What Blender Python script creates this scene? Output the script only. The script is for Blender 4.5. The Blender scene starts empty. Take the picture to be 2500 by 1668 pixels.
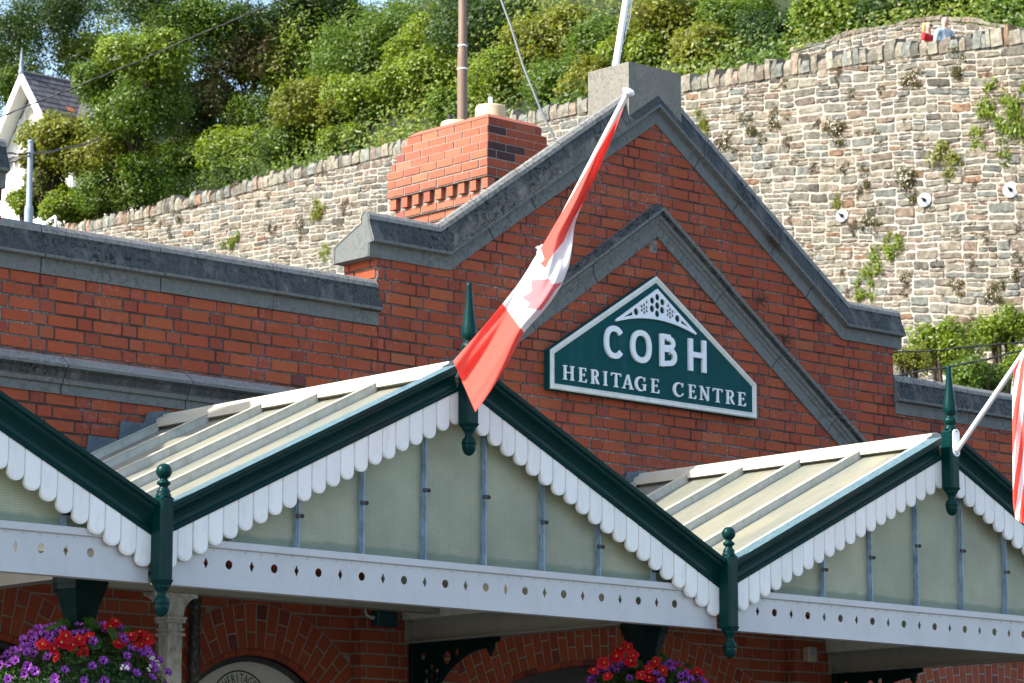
import bpy, math, random
import numpy as np
from mathutils import Vector, Matrix
random.seed(7); RNG = np.random.default_rng(11)
SC = bpy.context.scene
COL = SC.collection
R = math.radians

# ---------------------------------------------------------------- camera
FPX = 7780.0                                   # focal length in pixels of a 2500 px wide picture
PITCH = math.atan(1362 / FPX); YAW = R(47.5)
CAM = Vector((0, -16.3, 1.6))
HD = Vector((math.cos(YAW), math.sin(YAW), 0)); RT = Vector((math.sin(YAW), -math.cos(YAW), 0))
FW = HD * math.cos(PITCH) + Vector((0, 0, 1)) * math.sin(PITCH)
UP = Vector((0, 0, 1)) * math.cos(PITCH) - HD * math.sin(PITCH)
cam = bpy.data.cameras.new('camera'); co = bpy.data.objects.new('camera', cam); COL.objects.link(co)
co.matrix_world = Matrix(((RT.x, UP.x, -FW.x, CAM.x), (RT.y, UP.y, -FW.y, CAM.y), (RT.z, UP.z, -FW.z, CAM.z), (0, 0, 0, 1)))
cam.sensor_width = 36; cam.lens = FPX / 2500 * 36; cam.clip_start = .5; cam.clip_end = 3000
cam.dof.use_dof = True; cam.dof.focus_distance = 19.5; cam.dof.aperture_fstop = 11
SC.camera = co
KD = 2500 / 2350                               # measurements were taken on a 2350 px wide view
def ray(x, y): return FW + RT * ((x - 1250) / FPX) + UP * ((834 - y) / FPX)
def far(x, y, d): return CAM + ray(x * KD, y * KD) * d            # point at depth d
def onX(x, y, X):
    d = ray(x * KD, y * KD); return CAM + d * ((X - CAM.x) / d.x)
def onY(x, y, Y):
    d = ray(x * KD, y * KD); return CAM + d * ((Y - CAM.y) / d.y)

# ---------------------------------------------------------------- light
SUN_E, SUN_A = R(42), R(18)                    # sun from the left and a little behind the facade
sv = Vector((-math.cos(SUN_A) * math.cos(SUN_E), math.sin(SUN_A) * math.cos(SUN_E), math.sin(SUN_E)))
W = bpy.data.worlds.new('World'); SC.world = W; W.use_nodes = True
wn = W.node_tree.nodes; sky = wn.new('ShaderNodeTexSky'); sky.sky_type = 'NISHITA'; sky.sun_disc = False
sky.sun_elevation = SUN_E; sky.sun_rotation = SUN_A - R(90); sky.air_density = 1.1; sky.dust_density = 2.0; sky.ozone_density = 1.0
W.node_tree.links.new(sky.outputs[0], wn['Background'].inputs[0]); wn['Background'].inputs[1].default_value = 0.15
sl = bpy.data.lights.new('sun', 'SUN'); sl.energy = 3.4; sl.angle = R(.5); sl.color = (1, .94, .84)
so = bpy.data.objects.new('sun', sl); COL.objects.link(so); so.rotation_euler = sv.to_track_quat('Z', 'Y').to_euler()
SC.view_settings.view_transform = 'Standard'; SC.view_settings.look = 'None'; SC.view_settings.exposure = 1.32; SC.view_settings.gamma = 1

# ---------------------------------------------------------------- mesh helpers
class MB:
    def __init__(s): s.v = []; s.f = []; s.c = []; s.m = []; s.s = []; s.col = False
    def add(s, vs, fs, mi=0, sm=False, col=None):
        o = len(s.v); s.v += [tuple(p) for p in vs]
        for i, f in enumerate(fs):
            s.f.append(tuple(o + k for k in f)); s.m.append(mi); s.s.append(sm)
            s.c.append(col[i] if isinstance(col, list) else (col or (1, 1, 1)))
        if col: s.col = True
    def box(s, x0, x1, y0, y1, z0, z1, mi=0, col=None, b=0):
        if b:
            x0, x1 = min(x0, x1), max(x0, x1); y0, y1 = min(y0, y1), max(y0, y1); z0, z1 = min(z0, z1), max(z0, z1)
            pts = []; idx = {}
            for ix, (X, sx) in enumerate(((x0, 1), (x1, -1))):
                for iy, (Y, sy) in enumerate(((y0, 1), (y1, -1))):
                    for iz, (Z, sz) in enumerate(((z0, 1), (z1, -1))):
                        for a in range(3):
                            p = [X, Y, Z]
                            for k, g in enumerate((sx, sy, sz)):
                                if k != a: p[k] += g * b
                            idx[(ix, iy, iz, a)] = len(pts); pts.append(p)
            F = []
            for a in range(3):
                for e in (0, 1):
                    q = []
                    for u, w in ((0, 0), (1, 0), (1, 1), (0, 1)):
                        k = [0, 0, 0]; k[a] = e; k[(a + 1) % 3] = u; k[(a + 2) % 3] = w; q.append(idx[(*k, a)])
                    F.append(q if e else q[::-1])
            for a in range(3):
                b1, c1 = (a + 1) % 3, (a + 2) % 3
                for u in (0, 1):
                    for w in (0, 1):
                        k0 = [0, 0, 0]; k0[b1] = u; k0[c1] = w; k1 = list(k0); k1[a] = 1
                        q = [idx[(*k0, b1)], idx[(*k1, b1)], idx[(*k1, c1)], idx[(*k0, c1)]]
                        F.append(q if (u + w) % 2 else q[::-1])
            for ix in (0, 1):
                for iy in (0, 1):
                    for iz in (0, 1):
                        q = [idx[(ix, iy, iz, 0)], idx[(ix, iy, iz, 1)], idx[(ix, iy, iz, 2)]]
                        F.append(q if (ix + iy + iz) % 2 else q[::-1])
            s.add(pts, F, mi, False, col); return
        v = [(x, y, z) for x in (x0, x1) for y in (y0, y1) for z in (z0, z1)]
        s.add(v, [(0, 1, 3, 2), (4, 6, 7, 5), (0, 4, 5, 1), (2, 3, 7, 6), (0, 2, 6, 4), (1, 5, 7, 3)], mi, False, col)
    def prism(s, poly, fn, d0, d1, mi=0, sm=False, col=None):
        n = len(poly)
        v = [fn(a, b, d0) for a, b in poly] + [fn(a, b, d1) for a, b in poly]
        s.add(v, [tuple(range(n))[::-1], tuple(range(n, 2 * n))], mi, False, col)
        s.add(v, [(i, (i + 1) % n, n + (i + 1) % n, n + i) for i in range(n)], mi, sm, col)
    def tube(s, pts, r, n=8, mi=0, cap=True):
        pts = [Vector(p) for p in pts]; rs = r if isinstance(r, (list, tuple)) else [r] * len(pts)
        v = []; a = None
        for i, p in enumerate(pts):
            t = (pts[min(i + 1, len(pts) - 1)] - pts[max(i - 1, 0)]).normalized()
            if a is None: a = t.orthogonal().normalized()
            a = (a - t * a.dot(t)).normalized(); b = t.cross(a)
            for k in range(n):
                w = 2 * math.pi * k / n; v.append(p + (a * math.cos(w) + b * math.sin(w)) * rs[i])
        f = [(i * n + k, i * n + (k + 1) % n, (i + 1) * n + (k + 1) % n, (i + 1) * n + k) for i in range(len(pts) - 1) for k in range(n)]
        s.add(v, f, mi, True)
        if cap: s.add(v, [tuple(range(n))[::-1], tuple(range(len(v) - n, len(v)))], mi)
    def lathe(s, prof, c, n=20, mi=0, axis=None):
        c = Vector(c); v = []
        Z = Vector(axis).normalized() if axis else Vector((0, 0, 1)); X = Z.orthogonal().normalized(); Y = Z.cross(X)
        if not axis: X, Y = Vector((1, 0, 0)), Vector((0, 1, 0))
        for r, z in prof:
            for k in range(n):
                w = 2 * math.pi * k / n; v.append(c + Z * z + (X * math.cos(w) + Y * math.sin(w)) * r)
        f = [(i * n + k, i * n + (k + 1) % n, (i + 1) * n + (k + 1) % n, (i + 1) * n + k) for i in range(len(prof) - 1) for k in range(n)]
        s.add(v, f, mi, True); s.add(v, [tuple(range(n))[::-1], tuple(range(len(v) - n, len(v)))], mi)
    def sweep(s, prof, path, mis=None, sms=None, cap=True):
        # prof: closed loop of (y, n): y is depth, n is distance along the in-plane normal; path: points (x, z)
        n = len(prof); P = [Vector(p) for p in path]; v = []
        for i, p in enumerate(P):
            d0 = (P[i] - P[i - 1]).normalized() if i else (P[1] - P[0]).normalized()
            d1 = (P[i + 1] - P[i]).normalized() if i < len(P) - 1 else d0
            n0 = Vector((-d0.y, d0.x)); n1 = Vector((-d1.y, d1.x)); m = (n0 + n1).normalized(); m = m / max(m.dot(n0), .3)
            for y, h in prof: v.append((p.x + m.x * h, y, p.y + m.y * h))
        for i in range(len(P) - 1):
            for k in range(n):
                s.add([v[i * n + k], v[i * n + (k + 1) % n], v[(i + 1) * n + (k + 1) % n], v[(i + 1) * n + k]], [(0, 1, 2, 3)], mis[k] if mis else 0, sms[k] if sms else False)
        if cap:
            s.add(v[:n], [tuple(range(n))[::-1]], mis[0] if mis else 0); s.add(v[-n:], [tuple(range(n))], mis[0] if mis else 0)
    def build(s, name, mats, parent=None, weld=False, bevel=0):
        me = bpy.data.meshes.new(name); me.from_pydata(s.v, [], s.f)
        for m in (mats if isinstance(mats, (list, tuple)) else [mats]): me.materials.append(m)
        me.polygons.foreach_set('material_index', s.m); me.polygons.foreach_set('use_smooth', s.s)
        if s.col:
            a = me.color_attributes.new('Col', 'FLOAT_COLOR', 'CORNER')
            arr = np.repeat(np.array(s.c, dtype=np.float32), [len(f) for f in s.f], axis=0)
            arr = np.concatenate([arr, np.ones((len(arr), 1), np.float32)], 1); a.data.foreach_set('color', arr.ravel())
        if weld:
            import bmesh
            b = bmesh.new(); b.from_mesh(me); bmesh.ops.remove_doubles(b, verts=b.verts, dist=1e-4); bmesh.ops.recalc_face_normals(b, faces=b.faces); b.to_mesh(me); b.free()
        me.update(); o = bpy.data.objects.new(name, me); COL.objects.link(o)
        if parent: o.parent = parent; o.matrix_parent_inverse = Matrix.Translation(-parent.location) if parent.parent is None and parent.type == 'EMPTY' else Matrix.Identity(4)
        if bevel:
            bm = o.modifiers.new('bevel', 'BEVEL'); bm.width = bevel; bm.segments = 2; bm.limit_method = 'ANGLE'
        return o
def tag(o, label, cat, group=None, kind=None):
    if label: o['label'] = label
    if cat: o['category'] = cat
    if group: o['group'] = group
    if kind: o['kind'] = kind
    return o
def thing(name, loc, label, cat, group=None):
    o = bpy.data.objects.new(name, None); COL.objects.link(o); o.location = loc; o.empty_display_size = .2
    return tag(o, label, cat, group)
def structure(o): o['kind'] = 'structure'; return o
def plate(name, loops, fn, d0, d1, mat, parent=None):
    # a flat plate with holes: filled 2D curve, extruded, then mapped to 3D by fn(a, b, depth)
    cu = bpy.data.curves.new('c', 'CURVE'); cu.dimensions = '2D'; cu.fill_mode = 'BOTH'; cu.extrude = .5
    for L in loops:
        sp = cu.splines.new('POLY'); sp.points.add(len(L) - 1); sp.use_cyclic_u = True
        for p, (a, b) in zip(sp.points, L): p.co = (a, b, 0, 1)
    t = bpy.data.objects.new('c', cu); COL.objects.link(t)
    me = bpy.data.meshes.new_from_object(t.evaluated_get(bpy.context.evaluated_depsgraph_get()))
    bpy.data.objects.remove(t); bpy.data.curves.remove(cu)
    for w in me.vertices: w.co = fn(w.co.x, w.co.y, d0 if w.co.z < 0 else d1)
    me.materials.clear(); me.materials.append(mat); me.name = name; me.update()
    import bmesh
    b = bmesh.new(); b.from_mesh(me); bmesh.ops.remove_doubles(b, verts=b.verts, dist=1e-5); bmesh.ops.recalc_face_normals(b, faces=b.faces); b.to_mesh(me); b.free()
    o = bpy.data.objects.new(name, me); COL.objects.link(o)
    if parent: o.parent = parent; o.matrix_parent_inverse = Matrix.Translation(-parent.location) if parent.parent is None and parent.type == 'EMPTY' else Matrix.Identity(4)
    return o
def circle(cx, cy, r, n=20, ry=None): return [(cx + r * math.cos(2 * math.pi * k / n), cy + (ry or r) * math.sin(2 * math.pi * k / n)) for k in range(n)]
def copy_tree(o, parent=None):
    kids = list(o.children); c = o.copy(); COL.objects.link(c)
    if parent: c.parent = parent
    for k in kids: copy_tree(k, c)
    return c

# ---------------------------------------------------------------- materials
def L(r, g=None, b=None):                       # sRGB 0..255 to linear
    if g is None: g = b = r
    f = lambda c: (c / 255 / 12.92) if c / 255 <= .04045 else ((c / 255 + .055) / 1.055) ** 2.4
    return (f(r), f(g), f(b))
class NT:
    def __init__(s, name):
        s.mat = bpy.data.materials.new(name); s.mat.use_nodes = True; s.t = s.mat.node_tree; s.t.nodes.clear()
        s.out = s.n('ShaderNodeOutputMaterial')
    def n(s, typ, **kw):
        x = s.t.nodes.new(typ)
        for k, v in kw.items():
            if k.startswith('i_'):
                kk = k[2:].replace('_', ' '); kk = int(kk) if kk.isdigit() else kk
                if hasattr(v, 'is_output'): s.t.links.new(v, x.inputs[kk])
                else: x.inputs[kk].default_value = (*v, 1) if isinstance(v, tuple) and len(v) == 3 and x.inputs[kk].type == 'RGBA' else v
            else: setattr(x, k, v)
        return x
    def coord(s): return s.n('ShaderNodeNewGeometry').outputs['Position']
    def noise(s, scale, detail=4, rough=.6, vec=None, sc=None):
        v = vec or s.coord()
        if sc: v = s.n('ShaderNodeMapping', i_Vector=v, i_Scale=sc).outputs[0]
        return s.n('ShaderNodeTexNoise', i_Vector=v, i_Scale=scale, i_Detail=detail, i_Roughness=rough).outputs[0]
    def ramp(s, fac, stops):
        r = s.n('ShaderNodeValToRGB', i_Fac=fac); e = r.color_ramp.elements
        while len(e) < len(stops): e.new(.5)
        for x, (p, c) in zip(e, stops): x.position = p; x.color = (*((c,) * 3 if not isinstance(c, tuple) else c), 1)
        return r.outputs[0]
    def mix(s, fac, a, b, mode='MIX'):
        x = s.n('ShaderNodeMix', data_type='RGBA', blend_type=mode)
        for k, v in ((0, fac), (6, a), (7, b)):
            if hasattr(v, 'is_output'): s.t.links.new(v, x.inputs[k])
            else: x.inputs[k].default_value = (*v, 1) if isinstance(v, tuple) else v
        return x.outputs[2]
    def math(s, op, a, b=0.0):
        x = s.n('ShaderNodeMath', operation=op)
        for k, v in ((0, a), (1, b)):
            if hasattr(v, 'is_output'): s.t.links.new(v, x.inputs[k])
            else: x.inputs[k].default_value = v
        return x.outputs[0]
    def bump(s, h, strength=.3, dist=.01): return s.n('ShaderNodeBump', i_Height=h, i_Strength=strength, i_Distance=dist).outputs[0]
    def attr(s, name='Col'): return s.n('ShaderNodeAttribute', attribute_name=name).outputs['Color']
    def pbr(s, col, rough=.7, normal=None, metal=0, spec=.5, coat=0):
        p = s.n('ShaderNodeBsdfPrincipled')
        for k, v in (('Base Color', col), ('Roughness', rough), ('Metallic', metal), ('Specular IOR Level', spec), ('Coat Weight', coat)):
            if hasattr(v, 'is_output'): s.t.links.new(v, p.inputs[k])
            else: p.inputs[k].default_value = (*v, 1) if isinstance(v, tuple) else v
        if normal: s.t.links.new(normal, p.inputs['Normal'])
        return p.outputs[0]
    def done(s, sh): s.t.links.new(sh, s.out.inputs[0]); return s.mat
def simple(name, col, rough=.5, var=.12, scale=6, metal=0, bump=0, dirt=None, dirt_amt=.5, dscale=3, spec=.5, coat=0):
    k = NT(name); f = k.noise(scale, 5)
    c = k.mix(f, tuple(x * (1 - var) for x in col), tuple(min(1, x * (1 + var)) for x in col))
    if dirt:
        m = k.ramp(k.noise(dscale, 8, .7, sc=(1, 1, .6)), [(.52 - .1 * dirt_amt, 0.), (.75, dirt_amt)]); c = k.mix(m, c, dirt)
    nm = k.bump(k.noise(scale * 20, 3), bump, .004) if bump else None
    rr = k.ramp(k.noise(scale * 2, 4), [(.3, max(0, rough - .08)), (.7, min(1, rough + .08))])
    return k.done(k.pbr(c, rr, nm, metal, spec, coat))
M = {}
def mk_brick(name, eff=.5):
    k = NT(name); base = k.attr()
    c = k.mix(k.ramp(k.noise(9, 6, .7), [(.35, 0.), (.7, .35)]), base, k.mix(1., base, (.68, .62, .66), 'MULTIPLY'))
    c = k.mix(k.ramp(k.noise(70, 3, .6), [(.48, 0.), (.8, .5)]), c, (.07, .025, .02))
    c = k.mix(k.math('MULTIPLY', k.ramp(k.noise(2.3, 3, .5), [(.5, 0.), (.66, 1.)]), k.ramp(k.noise(26, 5, .75), [(.5, 0.), (.72, .6 * eff)])), c, (.5, .32, .29))
    c = k.mix(k.ramp(k.noise(.9, 5, .6, sc=(1, 1, .5)), [(.52, 0.), (.75, .34)]), c, (.085, .034, .027))
    return k.done(k.pbr(c, .82, k.bump(k.noise(130, 4), .35, .003), spec=.3))
M['brick'] = mk_brick('brick', .85); M['brick_clean'] = mk_brick('brick_sheltered', .15)
k = NT('soot_mortar'); M['mortar'] = k.done(k.pbr(k.mix(k.ramp(k.noise(1.6, 6, .7), [(.42, 0.), (.62, 1.)]), (.035, .035, .033), k.mix(k.ramp(k.noise(90, 3), [(.4, 0.), (.62, 1.)]), (.07, .066, .06), (.30, .29, .27))), .95, k.bump(k.noise(220, 3), .7, .004)))
k = NT('pale_mortar'); M['mortar_pale'] = k.done(k.pbr(k.mix(k.noise(30, 4), (.16, .145, .13), (.36, .33, .29)), .95, k.bump(k.noise(220, 3), .6, .004)))
def mk_stone(name, a, b, black, lich):
    k = NT(name); c = k.mix(k.noise(3, 6, .65), a, b)
    c = k.mix(k.ramp(k.noise(180, 2, .5), [(.45, 0.), (.7, .35)]), c, tuple(x * 1.7 for x in b))
    if black:
        sp = k.ramp(k.noise(38, 5, .72, sc=(1, 1, .8)), [(.5, 0.), (.56, 1.)]); zone = k.ramp(k.noise(1.5, 4, .6), [(.36, .08), (.6, black)])
        c = k.mix(k.math('MULTIPLY', sp, zone), c, (.008, .009, .010))
        st = k.ramp(k.noise(9, 5, .65, sc=(1, 1, .16)), [(.5, 0.), (.72, .75)]); c = k.mix(st, c, (.15, .15, .145))
    c = k.mix(k.ramp(k.noise(22, 4, .7), [(.66, 0.), (.74, lich)]), c, (.42, .42, .36))
    c = k.mix(k.ramp(k.noise(11, 5, .7, vec=k.n('ShaderNodeVectorMath', operation='ADD', i_0=k.coord(), i_1=(7.3, 2.2, 5.1)).outputs[0]), [(.73, 0.), (.76, lich)]), c, (.42, .25, .06))
    return k.done(k.pbr(c, .9, k.bump(k.noise(150, 5, .7), .5, .004), spec=.3))
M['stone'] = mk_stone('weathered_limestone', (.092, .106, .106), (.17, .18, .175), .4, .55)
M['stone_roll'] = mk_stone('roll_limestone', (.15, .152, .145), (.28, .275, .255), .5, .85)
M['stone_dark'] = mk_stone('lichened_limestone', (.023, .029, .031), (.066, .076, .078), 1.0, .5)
M['stone_pier'] = mk_stone('pier_limestone', (.13, .125, .105), (.26, .245, .21), .4, .5)
k = NT('gloss_green_paint'); c = k.mix(k.noise(5, 5), (.0003, .0215, .0205), (.0007, .034, .032)); c = k.mix(k.ramp(k.noise(55, 6, .75), [(.7, 0.), (.76, .45)]), c, (.12, .22, .22))
M['green'] = k.done(k.pbr(c, k.ramp(k.noise(12, 5), [(.3, .22), (.7, .42)]), k.bump(k.noise(25, 4), .12, .004), spec=.14))
k = NT('lit_worn_green_top'); c = k.mix(k.ramp(k.noise(20, 6, .7, sc=(1, 3, 1)), [(.35, 0.), (.65, 1.)]), (.035, .10, .12), (.14, .21, .235)); c = k.mix(k.ramp(k.noise(60, 5, .8), [(.62, 0.), (.68, .9)]), c, (.012, .02, .02))  # sky and sun light painted onto bargeboard tops as paler blue-green, plus wear
M['green_top'] = k.done(k.pbr(c, .55))
M['darkgreen'] = simple('dark_green_iron', (.0012, .016, .015), .4, .3, 8, dirt=(.08, .12, .12), dirt_amt=.05, dscale=40, bump=.2, spec=.08)
M['white'] = simple('white_board_paint', (.88, .865, .82), .42, .03, 5, dirt=(.46, .46, .45), dirt_amt=.2, dscale=9)
k = NT('scalloped_board_paint'); r = k.n('ShaderNodeNewGeometry').outputs['Random Per Island']; c = k.mix(r, (.84, .82, .77), (.91, .895, .85)); c = k.mix(k.ramp(k.noise(16, 7, .75, sc=(1, 1, .35)), [(.5, 0.), (.75, .38)]), c, (.50, .50, .48)); c = k.mix(k.ramp(k.noise(60, 5, .8), [(.68, 0.), (.73, .6)]), c, (.30, .29, .26))
M['valance'] = k.done(k.pbr(c, .45, k.bump(k.noise(60, 3, sc=(3, 3, .3)), .15, .003)))
M['white_gloss'] = simple('white_gloss_metal', (.82, .82, .80), .25, .03, 5)
M['greywhite'] = simple('pale_grey_steel_paint', (.52, .52, .525), .35, .06, 4, dirt=(.30, .30, .30), dirt_amt=.35, dscale=5)
M['beam'] = simple('grimy_beam_paint', (.27, .265, .235), .5, .1, 5, dirt=(.16, .15, .12), dirt_amt=.4, dscale=8)
M['column'] = simple('chipped_white_column_paint', (.55, .57, .58), .5, .06, 6, dirt=(.10, .06, .03), dirt_amt=.8, dscale=22)
M['cream'] = simple('cream_trim', (.50, .485, .41), .45, .05, 4, dirt=(.40, .38, .28), dirt_amt=.4, dscale=6)
M['rib'] = simple('grimy_rib', (.50, .52, .47), .5, .1, 6, dirt=(.20, .20, .15), dirt_amt=.6, dscale=14)
M['lead'] = simple('lead_flashing', (.07, .10, .12), .5, .6, 9, dirt=(.22, .25, .26), dirt_amt=.5, dscale=12, bump=.9)
k = NT('weathered_roof_sheet'); c = k.mix(k.ramp(k.noise(2.2, 5, .6, sc=(.5, 2.2, .5)), [(.35, 0.), (.65, 1.)]), (.40, .42, .36), (.56, .54, .42)); c = k.mix(k.ramp(k.noise(18, 6, .7), [(.5, 0.), (.8, .4)]), c, (.26, .25, .19))
d = k.n('ShaderNodeBsdfTranslucent', i_Color=c).outputs[0]
M['roof_sheet'] = k.done(k.n('ShaderNodeMixShader', i_0=.10, i_1=k.n('ShaderNodeMixShader', i_0=.5, i_1=k.pbr(c, .45), i_2=d).outputs[0], i_2=k.n('ShaderNodeBsdfTransparent', i_Color=(.9, .88, .75)).outputs[0]).outputs[0])
def mk_glass(name, wire=True, tint=(.70, .725, .58)):
    k = NT(name); p = k.n('ShaderNodeTexCoord').outputs['Object']; sx = k.n('ShaderNodeSeparateXYZ', i_0=p)
    g = k.math('MAXIMUM', k.math('GREATER_THAN', k.math('FRACT', k.math('MULTIPLY', sx.outputs[0], 1 / .0135)), .86), k.math('GREATER_THAN', k.math('FRACT', k.math('MULTIPLY', sx.outputs[2], 1 / .0135)), .86))
    rnd = k.n('ShaderNodeObjectInfo').outputs['Random']; c = k.mix(k.ramp(k.noise(1.7, 6, .65), [(.3, 0.), (.7, 1.)]), tuple(x * .80 for x in tint), tuple(x * 1.16 for x in tint)); c = k.mix(k.math('MULTIPLY', rnd, .30), c, tuple(x * y for x, y in zip(tint, (.72, .80, .74))))
    c = k.mix(k.math('MULTIPLY', g, .42 if wire else .15), c, (.14, .17, .13))
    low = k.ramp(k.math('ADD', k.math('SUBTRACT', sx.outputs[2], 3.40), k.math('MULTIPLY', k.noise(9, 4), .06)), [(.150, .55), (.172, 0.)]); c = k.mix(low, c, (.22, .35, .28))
    c = k.mix(k.ramp(k.noise(34, 6, .8, sc=(1, 1, .22)), [(.66, 0.), (.74, .4)]), c, (.6, .62, .52))
    t = k.n('ShaderNodeBsdfTranslucent', i_Color=c).outputs[0]
    nb = k.bump(k.noise(160, 2), .25, .003)
    return k.done(k.n('ShaderNodeMixShader', i_0=.6, i_1=k.pbr(c, .25, nb, spec=.5), i_2=t).outputs[0])
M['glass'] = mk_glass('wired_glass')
M['bar'] = simple('blue_grey_glazing_bar', (.22, .31, .38), .35, .45, 14, dirt=(.03, .06, .07), dirt_amt=.8, dscale=16)
M['black'] = simple('black_iron', (.012, .013, .014), .4, .3)
M['pipe'] = simple('blistered_black_pipe', (.010, .013, .017), .35, .3, 8, dirt=(.30, .32, .32), dirt_amt=.55, dscale=60)
M['slate'] = simple('roof_slate', (.085, .085, .095), .6, .35, 3, dirt=(.30, .13, .05), dirt_amt=.12, dscale=1.4)
M['render'] = simple('white_render', (.82, .81, .77), .8, .04, 2)
M['dark'] = simple('dark_interior', (.01, .011, .013), .35)
M['asphalt'] = simple('asphalt', (.05, .05, .05), .9, .2, 3, bump=.3)
M['paving'] = simple('paving', (.075, .074, .07), .85, .15, 2)
M['pot'] = simple('buff_clay_pot', (.58, .47, .32), .8, .15, 8, dirt=(.5, .25, .03), dirt_amt=.8, dscale=9, bump=.3)
M['brown'] = simple('rusty_brown_pole', (.20, .125, .085), .55, .15, 5, dirt=(.26, .19, .15), dirt_amt=.6, dscale=12)
M['galv'] = simple('galvanised_steel', (.26, .31, .38), .5, .2, 3)
M['cable'] = simple('cable_black', (.015, .016, .018), .5)
M['guy'] = simple('guy_wire_grey', (.13, .145, .16), .6)
M['disc'] = simple('anchor_plate_zinc', (.68, .71, .75), .4, .12, 5, dirt=(.4, .4, .4), dirt_amt=.4, dscale=14)
M['box'] = simple('teal_box_plastic', (.01, .05, .065), .45, .2)
M['beige'] = simple('beige_plastic', (.42, .38, .28), .5, .1)
k = NT('sign_green'); c = k.mix(k.noise(4, 5), (.0004, .046, .051), (.001, .066, .072))
c = k.mix(k.math('MULTIPLY', k.ramp(k.noise(6, 5, .6, sc=(1, 1, .12)), [(.5, 0.), (.72, .35)]), k.ramp(k.noise(2.2, 3), [(.4, 0.), (.6, 1.)])), c, (.05, .14, .15))
M['sign'] = k.done(k.pbr(c, .45, spec=.07))
M['silver'] = simple('aged_silver_trim', (.62, .64, .60), .38, .08, 6, dirt=(.34, .33, .28), dirt_amt=.5, dscale=10)
M['letter'] = simple('brushed_letter', (.66, .70, .74), .4, .05, 9)
M['board'] = simple('whitewashed_board', (.50, .50, .49), .6, .1, 4)
M['ink'] = simple('dark_teal_ink', (.012, .045, .05), .6)
k = NT('flag_cloth'); c = k.attr(); t = k.n('ShaderNodeBsdfTranslucent', i_Color=c).outputs[0]
M['cloth'] = k.done(k.n('ShaderNodeMixShader', i_0=.42, i_1=k.pbr(c, .75, k.bump(k.noise(400, 2), .15, .001), spec=.2), i_2=t).outputs[0])
k = NT('rubble_stone'); c = k.attr(); c = k.mix(k.ramp(k.noise(5, 8, .78), [(.35, 0.), (.65, 1.)]), k.mix(1., c, (.42, .42, .41), 'MULTIPLY'), k.mix(1., c, (1.3, 1.26, 1.2), 'MULTIPLY'))
M['rubble'] = k.done(k.pbr(c, .9, k.bump(k.noise(9, 8, .8, sc=(1, 1, 2.4)), 1.0, .12), spec=.2))
k = NT('lime_mortar'); M['lime'] = k.done(k.pbr(k.mix(k.ramp(k.noise(.35, 5, .6), [(.4, 0.), (.6, 1.)]), k.mix(k.noise(6, 6), (.30, .26, .20), (.48, .42, .35)), k.mix(k.noise(5, 8), (.27, .25, .22), (.50, .475, .43))), .95, k.bump(k.noise(12, 6), .8, .04)))
k = NT('earth'); M['earth'] = k.done(k.pbr(k.mix(k.noise(.8, 6), (.010, .017, .005), (.022, .036, .009)), .95))
def mk_leaf(name, a, b, gloss=.4, tr=.4):
    k = NT(name); r = k.n('ShaderNodeNewGeometry').outputs['Random Per Island']
    c = k.mix(r, a, b); c = k.mix(k.ramp(k.noise(.55, 3), [(.35, 0.), (.65, .6)]), c, k.mix(1., c, (.6, .72, .55), 'MULTIPLY'))
    t = k.n('ShaderNodeBsdfTranslucent', i_Color=k.mix(1., c, (1.5, 1.5, .8), 'MULTIPLY')).outputs[0]
    return k.done(k.n('ShaderNodeMixShader', i_0=tr, i_1=k.pbr(c, gloss, spec=.4), i_2=t).outputs[0])
LEAF = {'mid': mk_leaf('leaf_mid', (.06, .115, .013), (.17, .25, .030)), 'dark': mk_leaf('leaf_dark', (.022, .052, .012), (.075, .13, .022)),
        'bright': mk_leaf('leaf_bright', (.10, .16, .012), (.29, .36, .036)), 'olive': mk_leaf('leaf_olive', (.11, .13, .015), (.31, .31, .04)),
        'pale': mk_leaf('leaf_pale', (.13, .15, .05), (.30, .30, .11)), 'brown': mk_leaf('leaf_brown', (.10, .085, .035), (.30, .22, .11)),
        'dry': mk_leaf('leaf_dry', (.09, .055, .04), (.17, .12, .07)), 'tuft': mk_leaf('leaf_tuft', (.075, .07, .025), (.19, .16, .065)),
        'petal_pink': mk_leaf('petal_pale_pink', (.70, .52, .52), (.85, .78, .76)), 'basket': mk_leaf('leaf_basket', (.012, .045, .008), (.04, .11, .015), .35)}
M['bark'] = simple('bark', (.07, .05, .035), .9, .3, 8, bump=.5)
k = NT('petal'); c = k.attr(); M['petal'] = k.done(k.n('ShaderNodeMixShader', i_0=.35, i_1=k.pbr(c, .5, spec=.3), i_2=k.n('ShaderNodeBsdfTranslucent', i_Color=c).outputs[0]).outputs[0])
M['skin'] = simple('skin', (.55, .36, .28), .5, .05); M['hair_blond'] = simple('blond_hair', (.48, .30, .13), .5, .25, 30); M['hair_brown'] = simple('brown_hair', (.06, .04, .03), .5, .2, 30)
M['red_top'] = simple('red_cotton', (.55, .012, .02), .8); M['white_top'] = simple('white_cotton', (.75, .74, .74), .8); M['blue_jacket'] = simple('pale_blue_jacket', (.42, .55, .66), .7); M['teal_trim'] = simple('teal_trim', (.02, .12, .15), .7); M['denim'] = simple('denim', (.03, .05, .10), .8); M['wood'] = simple('weathered_wood', (.2, .17, .13), .8)
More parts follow.
